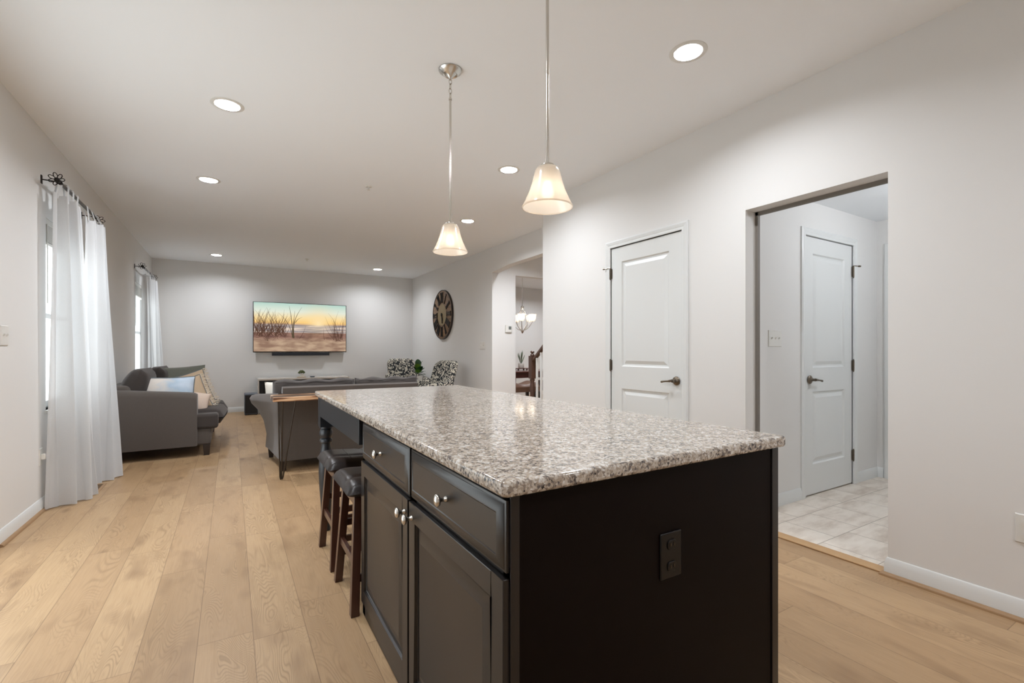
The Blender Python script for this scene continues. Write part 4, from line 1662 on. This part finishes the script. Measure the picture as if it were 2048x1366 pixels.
def pillow(name, label, mat, c, w, d, th, yaw, tilt, roll=0.0, group='throw pillows on the loveseat', fringe=False, piping=None):
    """standing cushion: its face looks along -y before yaw; tilt leans its top backward (+y)"""
    t = thing(name, label, 'pillow', c, group=group)
    X = Matrix.Translation(c) @ Matrix.Rotation(yaw, 4, 'Z') @ Matrix.Rotation(PI / 2 - tilt, 4, 'X') @ Matrix.Rotation(roll, 4, 'Z')
    m = MB()
    m.X = X
    m.pillow(w, d, th, 20, .06, .40)
    o = m.build('cover', mat, t, smooth=60)
    if piping:
        m = MB()
        m.X = X
        pts = []
        n = 12
        for sx, sy in ((0, -1), (1, 0), (0, 1), (-1, 0)):
            for k in range(n):
                q = 2 * k / n - 1
                if (sx, sy) == (0, -1):
                    u, v = q, -1
                elif (sx, sy) == (1, 0):
                    u, v = 1, q
                elif (sx, sy) == (0, 1):
                    u, v = -q, 1
                else:
                    u, v = -1, -q
                pts.append((w / 2 * u * (1 - .06 * (1 - v * v)), d / 2 * v * (1 - .06 * (1 - u * u)), 0))
        m.tube(pts, .006, 6, closed=True)
        m.build('piping', piping, t, smooth=60)
    if fringe:
        m = MB()
        m.X = X
        rr = random.Random(3)
        for side in (1, -1):
            for k in range(46):
                v = -1 + 2 * k / 45
                x = side * w / 2 * (1 - .06 * (1 - v * v))
                y = d / 2 * v
                l = .045 + rr.uniform(-.01, .012)
                m.tube([(x - side * .004, y, 0), (x + side * l * .5, y + rr.uniform(-.006, .006), rr.uniform(-.006, .006)), (x + side * l, y + rr.uniform(-.014, .014), rr.uniform(-.012, .012))], [.0045, .004, .003], 5)
        f_ = m.build('fringe', M['fringe'], t)
        f_['kind'] = 'stuff'
    return t


pillow('throw_pillow', 'pale blue and sand lumbar pillow nearest the loveseat arm', M['sky_pillow'], (-.60, 6.40, .655), .50, .40, .16, 0, .10, piping=M['slate_cloth'])
pillow('throw_pillow', 'tan fringed pillow right behind the pale blue one', M['tan_cloth'], (-.42, 6.60, .615), .38, .42, .14, .25, .25, .30, fringe=True, piping=M['slate_cloth'])
pillow('throw_pillow', 'tall tan linen pillow in the middle of the loveseat', M['tan_cloth'], (-.43, 6.92, .64), .44, .46, .15, .25, .20, .30, fringe=True, piping=M['slate_cloth'])
pillow('throw_pillow', 'sage green velvet pillow rising behind the tan pillows', M['olive_cloth'], (-.56, 7.22, .70), .58, .50, .17, .10, .12, .05)
pillow('throw_pillow', 'small blush pillow low at the front of the loveseat seat', M['blush_cloth'], (-.36, 6.46, .565), .30, .24, .12, .2, .35, -.25)

# sofa with its back to the kitchen
SXA, SXB, SY0 = .37, 1.83, 4.93
t = thing('sofa', 'grey brown sofa seen from behind the island', 'sofa', ((SXA + SXB) / 2, 5.35, 0))
m = MB()
m.box(SXA + .03, SXB - .03, SY0 + .02, 5.80, .10, .30)
m.build('frame', M['sofa'], t, bevel=.02)
m = MB()
m.loft([[(x, y, z) for (y, z) in ((SY0, .10), (SY0 - .0, .40), (SY0 - .005, .70), (SY0 + .005, .79), (SY0 + .03, .805), (SY0 + .09, .80), (SY0 + .15, .74), (SY0 + .2, .4), (SY0 + .2, .10))] for x in (SXA + .05, SXA + .07, SXB - .1, SXB - .08)])
m.build('back', M['sofa'], t, smooth=40)
for side in (-1, 1):
    m = MB()
    loops = []
    for k in range(11):
        f_ = k / 10
        y = SY0 - .003 + (5.78 - SY0) * f_
        zt = .745 - .065 * f_
        fl = .035 + .135 * min(1, f_ * 1.25)             # flare of the arm top
        xo = SXA + .035 - .075 * f_                       # outer foot of the arm
        prof = [(xo, .10), (xo - fl * .05, .25), (xo - fl * .22, .40), (xo - fl * .55, .52), (xo - fl * .9, zt - .09), (xo - fl, zt - .045),
                (xo - fl * .88, zt - .012), (xo - fl * .6, zt), (xo + .03, zt - .004), (xo + .10, zt - .03), (xo + .13, zt - .09), (xo + .14, .45), (xo + .14, .10)]
        if f_ == 1:
            prof = [(a + (xo - a) * .0 + (.012 if a < xo else -.008), b - (.010 if b > .5 else 0)) for a, b in prof]
        loops.append([(a if side < 0 else SXA + SXB - a, y, b) for a, b in prof])
    m.loft(loops)
    m.build('arm', M['sofa'], t, smooth=50)
mid = 1.128
for (a, b) in ((SXA - .02 + .0, mid - .002), (mid + .002, SXB - .01)):
    m = MB()

    def bc(sg, a=a, b=b):
        def fn(i, j):
            u, v = 2 * i - 1, 2 * j - 1
            e = (max(0, 1 - abs(u) ** 7) * max(0, 1 - abs(v) ** 5)) ** .5
            x = (a + b) / 2 + u * (b - a) / 2
            z = .655 + v * .20
            y = 5.175 + sg * (.105 * e + .03 * (1 - u * u) * (1 - v * v)) - .02 * v
            return (x, y, z + .010 * math.sin(9 * u + a * 5) * max(0, v))
        return fn
    m.grid(bc(1), 24, 16)
    m.grid(bc(-1), 24, 16)
    cu = m.build('back_cushion', M['sofa_dark'], t, smooth=60)
    m = MB()
    m.tube([(a + .02 + (b - a - .04) * k / 16, 5.08 - .01, .832 + .006 * math.sin(k)) for k in range(17)], .004, 6)
    m.build('welt', M['sofa_dark'], cu, smooth=60)
    m = MB()
    rbox(m, a + .12 if a < .8 else a, b if a < .8 else b - .12, 5.22, 5.86, .30, .47)
    m.build('seat_cushion', M['sofa_dark'], t, smooth=60)
for (x, y) in ((SXA + .06, SY0 + .05), (SXB - .06, SY0 + .05), (SXA + .0, 5.68), (SXB - .0, 5.68)):
    m = MB()
    m.frustum((x, y, 0), .04, .04, (x, y, .115), .06, .06)
    m.build('leg', M['dark_leg'], t, bevel=.003)
pillow('throw_pillow', 'white pillow at the window end of the sofa', M['cream_cloth'], (.475, 5.46, .665), .36, .32, .13, .05, -.05, .0, group='white sofa pillow')

# console table behind the sofa
t = thing('console_table', 'narrow live edge wood console table on hairpin legs behind the sofa', 'console table', (1.1, 4.72, 0))
m = MB()
rr = random.Random(5)
f0, f1 = [], []
for k in range(41):
    x = .312 + 1.50 * k / 40
    f0.append((x, 4.565 + .008 * math.sin(k * .9) + rr.uniform(-.003, .003)))
    f1.append((x, 4.885 + .006 * math.sin(k * .7 + 1) + rr.uniform(-.003, .003)))
m.prism(f0 + f1[::-1], 'Z', .700, .738)
m.build('top', M['live_edge'], t, bevel=.004)
for x, sg in ((.42, 1), (1.72, -1)):
    m = MB()
    foot = Vector((x - sg * .035, 4.635, .006))
    tops = [Vector((x - sg * .06, 4.66, .70)), Vector((x - sg * .03, 4.60, .70)), Vector((x + sg * .08, 4.64, .70))]
    for k, tp in enumerate(tops):
        off = Vector((sg * (-.012 + .012 * k), -.004 + .004 * (k == 1), 0))
        m.tube([tp, tp.lerp(foot + off + Vector((0, 0, .03)), .5), foot + off + Vector((0, 0, .022)), foot + Vector((sg * (-.006 + .006 * k), 0, 0))], .0066, 8)
    m.box(x - .085, x + .085, 4.585, 4.675, .697, .7005)
    m.build('leg', M['hairpin'], t, smooth=50)


# ------------------------------------------------------------------ armchairs
def armchair(loc, rz, label):
    t = thing('armchair', label, 'armchair', loc, rz, group='damask patterned armchairs')
    m = local(t)
    m.box(-.29, .29, -.30, .27, .17, .33)
    m.build('frame', M['damask'], t, bevel=.03, seg=3)
    m = local(t)
    rbox(m, -.25, .25, -.33, .22, .32, .47, .03)
    m.build('seat_cushion', M['damask'], t, smooth=60)
    m = local(t)
    loops = []
    # back: rounded rectangle leaning back
    for dd, s_ in ((-.045, .90), (-.038, .96), (0, 1.0), (.05, 1.0), (.085, .96), (.092, .90)):
        lp = []
        wv, zb, zt, r = .30 * s_, .26, .975 - (1 - s_) * .4, .12
        pts = []
        for k in range(8):
            a = PI / 2 * k / 7
            pts.append((wv - r + r * math.cos(a), zt - r + r * math.sin(a)))
        for k in range(8):
            a = PI / 2 + PI / 2 * k / 7
            pts.append((-wv + r + r * math.cos(a), zt - r + r * math.sin(a)))
        pts += [(-wv, .62), (-wv * .97, zb), (wv * .97, zb), (wv, .62)]
        for (x, z) in pts:
            lean = .19 * ((z - .26) / .7) ** 1.15 if z > .26 else 0
            curve = -.05 * (abs(x) / .3) ** 2
            lp.append((x, .18 + dd + lean + curve, z))
        loops.append(lp)
    m.loft(loops)
    m.build('backrest', M['damask'], t, smooth=60)
    for sx in (-1, 1):
        m = local(t)
        loops = []
        for y, zt in ((-.30, .56), (-.27, .60), (-.1, .625), (.1, .645), (.24, .68)):
            loops.append([(sx * (.315 + .055 * math.cos(a)), y, (zt - .05) + .05 * math.sin(a)) if 0 <= k <= 8 else None for k, a in [(k, PI * k / 8) for k in range(9)]] + [(sx * .265, y, .24), (sx * .36, y, .24)])
        m.loft(loops)
        m.build('arm', M['damask'], t, smooth=50)
        for y in (-.25, .22):
            m = local(t)
            m.frustum((sx * .25, y, 0), .03, .03, (sx * .25, y, .18), .045, .045)
            m.build('leg', M['dark_leg'], t)
    return t


ac = armchair((3.06, 9.25, 0), 0.06, 'black and cream damask armchair in the far corner facing the island')
dup(ac, (2.79, 7.35, 0), math.radians(-82), 'black and cream damask armchair seen side on under the clock')

# small round table between the armchairs with a fiddle leaf plant
t = thing('side_table', 'small dark round side table between the two armchairs', 'side table', (3.05, 8.4, 0))
m = local(t)
m.lathe([(.0001, .50), (.19, .50), (.20, .51), (.20, .525), (.0001, .53)], 32)
m.build('top', M['dark_leg'], t, smooth=40)
m = local(t)
m.lathe([(.0001, 0), (.15, 0), (.15, .02), (.03, .04), (.025, .25), (.03, .49), (.06, .50)], 24)
m.build('pedestal', M['dark_leg'], t, smooth=40)
t = thing('potted_plant', 'broad leaved green plant in a white pot between the armchairs', 'potted plant', (2.99, 8.4, .53))
m = local(t)
m.lathe([(.0001, 0), (.06, 0), (.072, .01), (.08, .14), (.074, .142), (.07, .12), (.0001, .12)], 24)
m.build('pot', M['ceramic'], t, smooth=40)
m = local(t)
m.disc(.07, .118, n=20)
m.build('soil', M['soil'], t)


def leaf(m, base, tip, wd, up=.3, fold=.12):
    base, tip = Vector(base), Vector(tip)
    d_ = tip - base
    side = d_.cross(Vector((0, 0, 1)))
    if side.length < .01:
        side = Vector((1, 0, 0))
    side.normalize()
    nor = side.cross(d_).normalized()

    def fn(i, j):
        u = 2 * i - 1
        w_ = wd * math.sin(PI * min(1, (j * .96 + .02))) ** .7 * (.75 + .35 * j)
        p = base + d_ * j + side * u * w_ + nor * (up * d_.length * (j - j * j) - fold * wd * (1 - u * u) + .05 * wd * math.sin(9 * j + 3 * u))
        return tuple(p)
    m.grid(fn, 6, 12)


rl = random.Random(2)
stem = local(t)
stem.tube([(0, 0, .11), (.005, 0, .2), (0, .005, .33)], .006, 8)
stem.build('stem', M['newel'], t, smooth=60)
ls = [(-.03, -.06, .16, 1), (-.10, -.03, .10, 0), (.09, -.08, .20, 0), (.13, -.02, .12, 0), (-.06, .07, .22, 0), (.05, .09, .16, 0), (-.05, -.07, .30, 1), (.07, -.02, .36, 1), (.0, .03, .40, 0), (.10, -.10, .05, 0), (-.12, .02, .26, 0), (.02, -.10, .24, 0)]
for i, (x, y, z, li) in enumerate(ls):
    m = local(t)
    leaf(m, (x * .15, y * .15, .14 + z * .35), (x, y, .12 + z * .78 + .02), .066)
    m.build('leaf', M['leaf_light'] if li else M['leaf'], t, smooth=60)

# ------------------------------------------------------------------ hall stair rail and dining room
t = thing('staircase', 'dark newel post with handrail and white balusters beyond the hall opening', 'staircase', (4.12, 6.2, 0))
NX, NY = 4.115, 6.26
m = MB()
for i in range(7):
    y1 = NY - .02 - i * .25
    m.box(4.06, 5.0, y1 - .27, y1, 0 if i == 0 else .19 * i - .19, .19 * (i + 1))
m.build('step', M['threshold'], t)
m = MB()
hw = .043
m.box(NX - hw, NX + hw, NY - hw, NY + hw, .70, 1.06)
m.lathe([(.0001, 0), (.043, 0), (.043, .22), (.036, .235), (.028, .27), (.034, .42), (.040, .55), (.034, .62), (.030, .65), (.040, .67), (.040, .685), (.034, .70)], 20, (NX, NY, 0))
m.lathe([(.03, 1.06), (.036, 1.066), (.034, 1.078), (.020, 1.09), (.018, 1.102), (.033, 1.118), (.034, 1.125), (.018, 1.14), (.0001, 1.143)], 20, (NX, NY, 0))
m.build('newel_post', M['newel'], t, smooth=40)
m = MB()
prof = [(-.03, -.03), (.03, -.03), (.03, 0), (.022, .022), (0, .03), (-.022, .022), (-.03, 0)]
loops = []
for y, z in ((NY - .04, 1.00), (NY - .15, 1.085), (NY - 1.75, 2.31)):
    loops.append([(NX + a, y, z + b) for a, b in prof])
m.loft(loops)
m.build('handrail', M['newel'], t, smooth=30)
for k in range(14):
    y = NY - .135 - .115 * k
    zt = 1.04 + .766 * (NY - .15 - y)
    zb = .19 * (int((NY - .02 - y) / .25) + 1)
    m = MB()
    m.box(NX - .014, NX + .014, y - .014, y + .014, zb - .01, zt)
    m.build('baluster', M['trim'], t)

# dining table with tray and plant, leather benches, chandelier
DX, DY = 5.28, 8.1
t = thing('dining_table', 'red brown wooden dining table glimpsed through the hall opening', 'dining table', (DX, DY, 0))
m = MB()
m.box(DX - .75, DX + .95, DY - .45, DY + .45, .715, .74)
m.build('top', M['cherry'], t, bevel=.005)
m = MB()
for (a, b, c_, d_) in ((DX - .66, DX + .86, DY - .38, DY - .355), (DX - .66, DX + .86, DY + .355, DY + .38), (DX - .66, DX - .635, DY - .38, DY + .38), (DX + .835, DX + .86, DY - .38, DY + .38)):
    m.box(a, b, c_, d_, .61, .716)
m.build('apron', M['cherry'], t)
for x in (DX - .28 - .33, DX + .80):
    for y in (DY - .33, DY + .33):
        m = MB()
        m.frustum((x, y, 0), .05, .05, (x, y, .62), .08, .08)
        m.build('leg', M['cherry'], t)
PXc, PYc = 5.02, 8.05
t = thing('serving_tray', 'small footed brown tray on the dining table', 'tray', (PXc, PYc, .74))
m = local(t)
m.box(-.16, .16, -.10, .10, .035, .050)
m.build('board', M['cherry'], t, bevel=.004)
for x in (-.10, .10):
    for y in (-.06, .06):
        m = local(t)
        m.ball((x, y, .018), .018, 10)
        m.build('foot', M['cherry'], t, smooth=60)
t = thing('potted_plant', 'spiky sage plant in a white pot on the dining tray', 'potted plant', (PXc, PYc, .79))
m = local(t)
m.lathe([(.0001, 0), (.05, 0), (.058, .01), (.058, .095), (.052, .095), (.05, .08), (.0001, .08)], 20)
m.build('pot', M['ceramic'], t, smooth=40)
for k in range(9):
    a = k * 2.4
    r = .03 + .012 * k
    m = local(t)
    leaf(m, (.01 * math.cos(a), .01 * math.sin(a), .08), (r * math.cos(a), r * math.sin(a), .36 - .012 * k), .014, .05)
    m.build('leaf', M['sage'], t, smooth=60)


def bench(loc, label, mat):
    t = thing('dining_bench', label, 'bench', loc, group='leather dining seats')
    m = local(t)
    Lb, Wb = .62, .40

    def fn(sg):
        def g(i, j):
            u, v = 2 * i - 1, 2 * j - 1
            e = (max(0, 1 - abs(u) ** 8) * max(0, 1 - abs(v) ** 8)) ** .5
            sad = .035 * math.cos(PI * u)
            return (u * Lb / 2, v * Wb / 2, .49 + (.075 - sad) * e if sg > 0 else .40)
        return g
    m.grid(fn(1), 24, 12)
    m.grid(fn(-1), 24, 12)
    m.loft([[(-Lb / 2, -Wb / 2, .40), (Lb / 2, -Wb / 2, .40), (Lb / 2, Wb / 2, .40), (-Lb / 2, Wb / 2, .40)], [(-Lb / 2, -Wb / 2, .49), (Lb / 2, -Wb / 2, .49), (Lb / 2, Wb / 2, .49), (-Lb / 2, Wb / 2, .49)]])
    m.build('seat', mat, t, smooth=60)
    m = local(t)
    for k in range(24):
        m.ball((-Lb / 2 + Lb * (k + .5) / 24, -Wb / 2 - .001, .412), .007, 6)
    m.build('nailhead_trim', M['old_nickel'], t)
    for x in (-.25, .25):
        for y in (-.15, .15):
            m = local(t)
            m.frustum((x, y, 0), .035, .035, (x, y, .402), .05, .05)
            m.build('leg', M['dark_leg'], t)
    return t


b0 = bench((4.52, 7.28, 0), 'worn brown leather seat with nailheads left of the newel post', M['brown_leather'])
b1 = bench((5.30, 7.32, 0), 'darker leather seat showing between newel post and balusters', M['leather'])
# chandelier
HX, HY = 5.02, 8.0
t = thing('chandelier', 'bright silver chandelier with frosted shades in the dining room', 'chandelier', (HX, HY, H))
m = local(t)
m.lathe([(.06, 0), (.06, -.015), (.02, -.035), (.0001, -.036)], 20)
m.build('canopy', M['nickel'], t, smooth=40)
m = local(t)
m.tube([(0, 0, -.03), (0, 0, -.72)], .005, 8)
m.lathe([(.008, -.70), (.03, -.71), (.034, -.73), (.02, -.76), (.01, -.78)], 16)
m.lathe([(.012, -1.19), (.035, -1.20), (.03, -1.22), (.012, -1.245), (.0001, -1.26)], 16)
m.build('stem', M['nickel'], t, smooth=50)
for k in range(5):
    a = 2 * PI * k / 5 + .3
    ca, sa = math.cos(a), math.sin(a)
    m = local(t)
    pts = []
    for q in range(17):
        f_ = q / 16
        z = -.74 - .47 * f_
        r = .012 + .115 * math.sin(PI * min(1, f_ ** 1.25)) ** 1.1
        pts.append((r * ca, r * sa, z))
    m.tube(pts, .006, 8)
    pts = []
    for q in range(9):
        f_ = q / 8
        pts.append(((.03 + .19 * f_) * ca, (.03 + .19 * f_) * sa, -1.19 + .17 * f_ ** 2))
    m.tube(pts, .005, 8)
    arm = m.build('arm', M['nickel'], t, smooth=50)
    cx_, cy_ = .22 * ca, .22 * sa
    m = local(t)
    m.lathe([(.02, -1.02), (.045, -1.01), (.062, -.97), (.068, -.92), (.078, -.875)], 20, (cx_, cy_, 0))
    sh = m.build('shade', M['frosted'], t, smooth=60)
    m = local(t)
    m.ball((cx_, cy_, -.95), .022, 10)
    m.build('bulb', M['bulb'], sh, smooth=60)
    lamp('chandelier_lamp', 'POINT', (cx_, cy_, -.93), CHANDELIER_W, t, .03, (1.0, .9, .78))
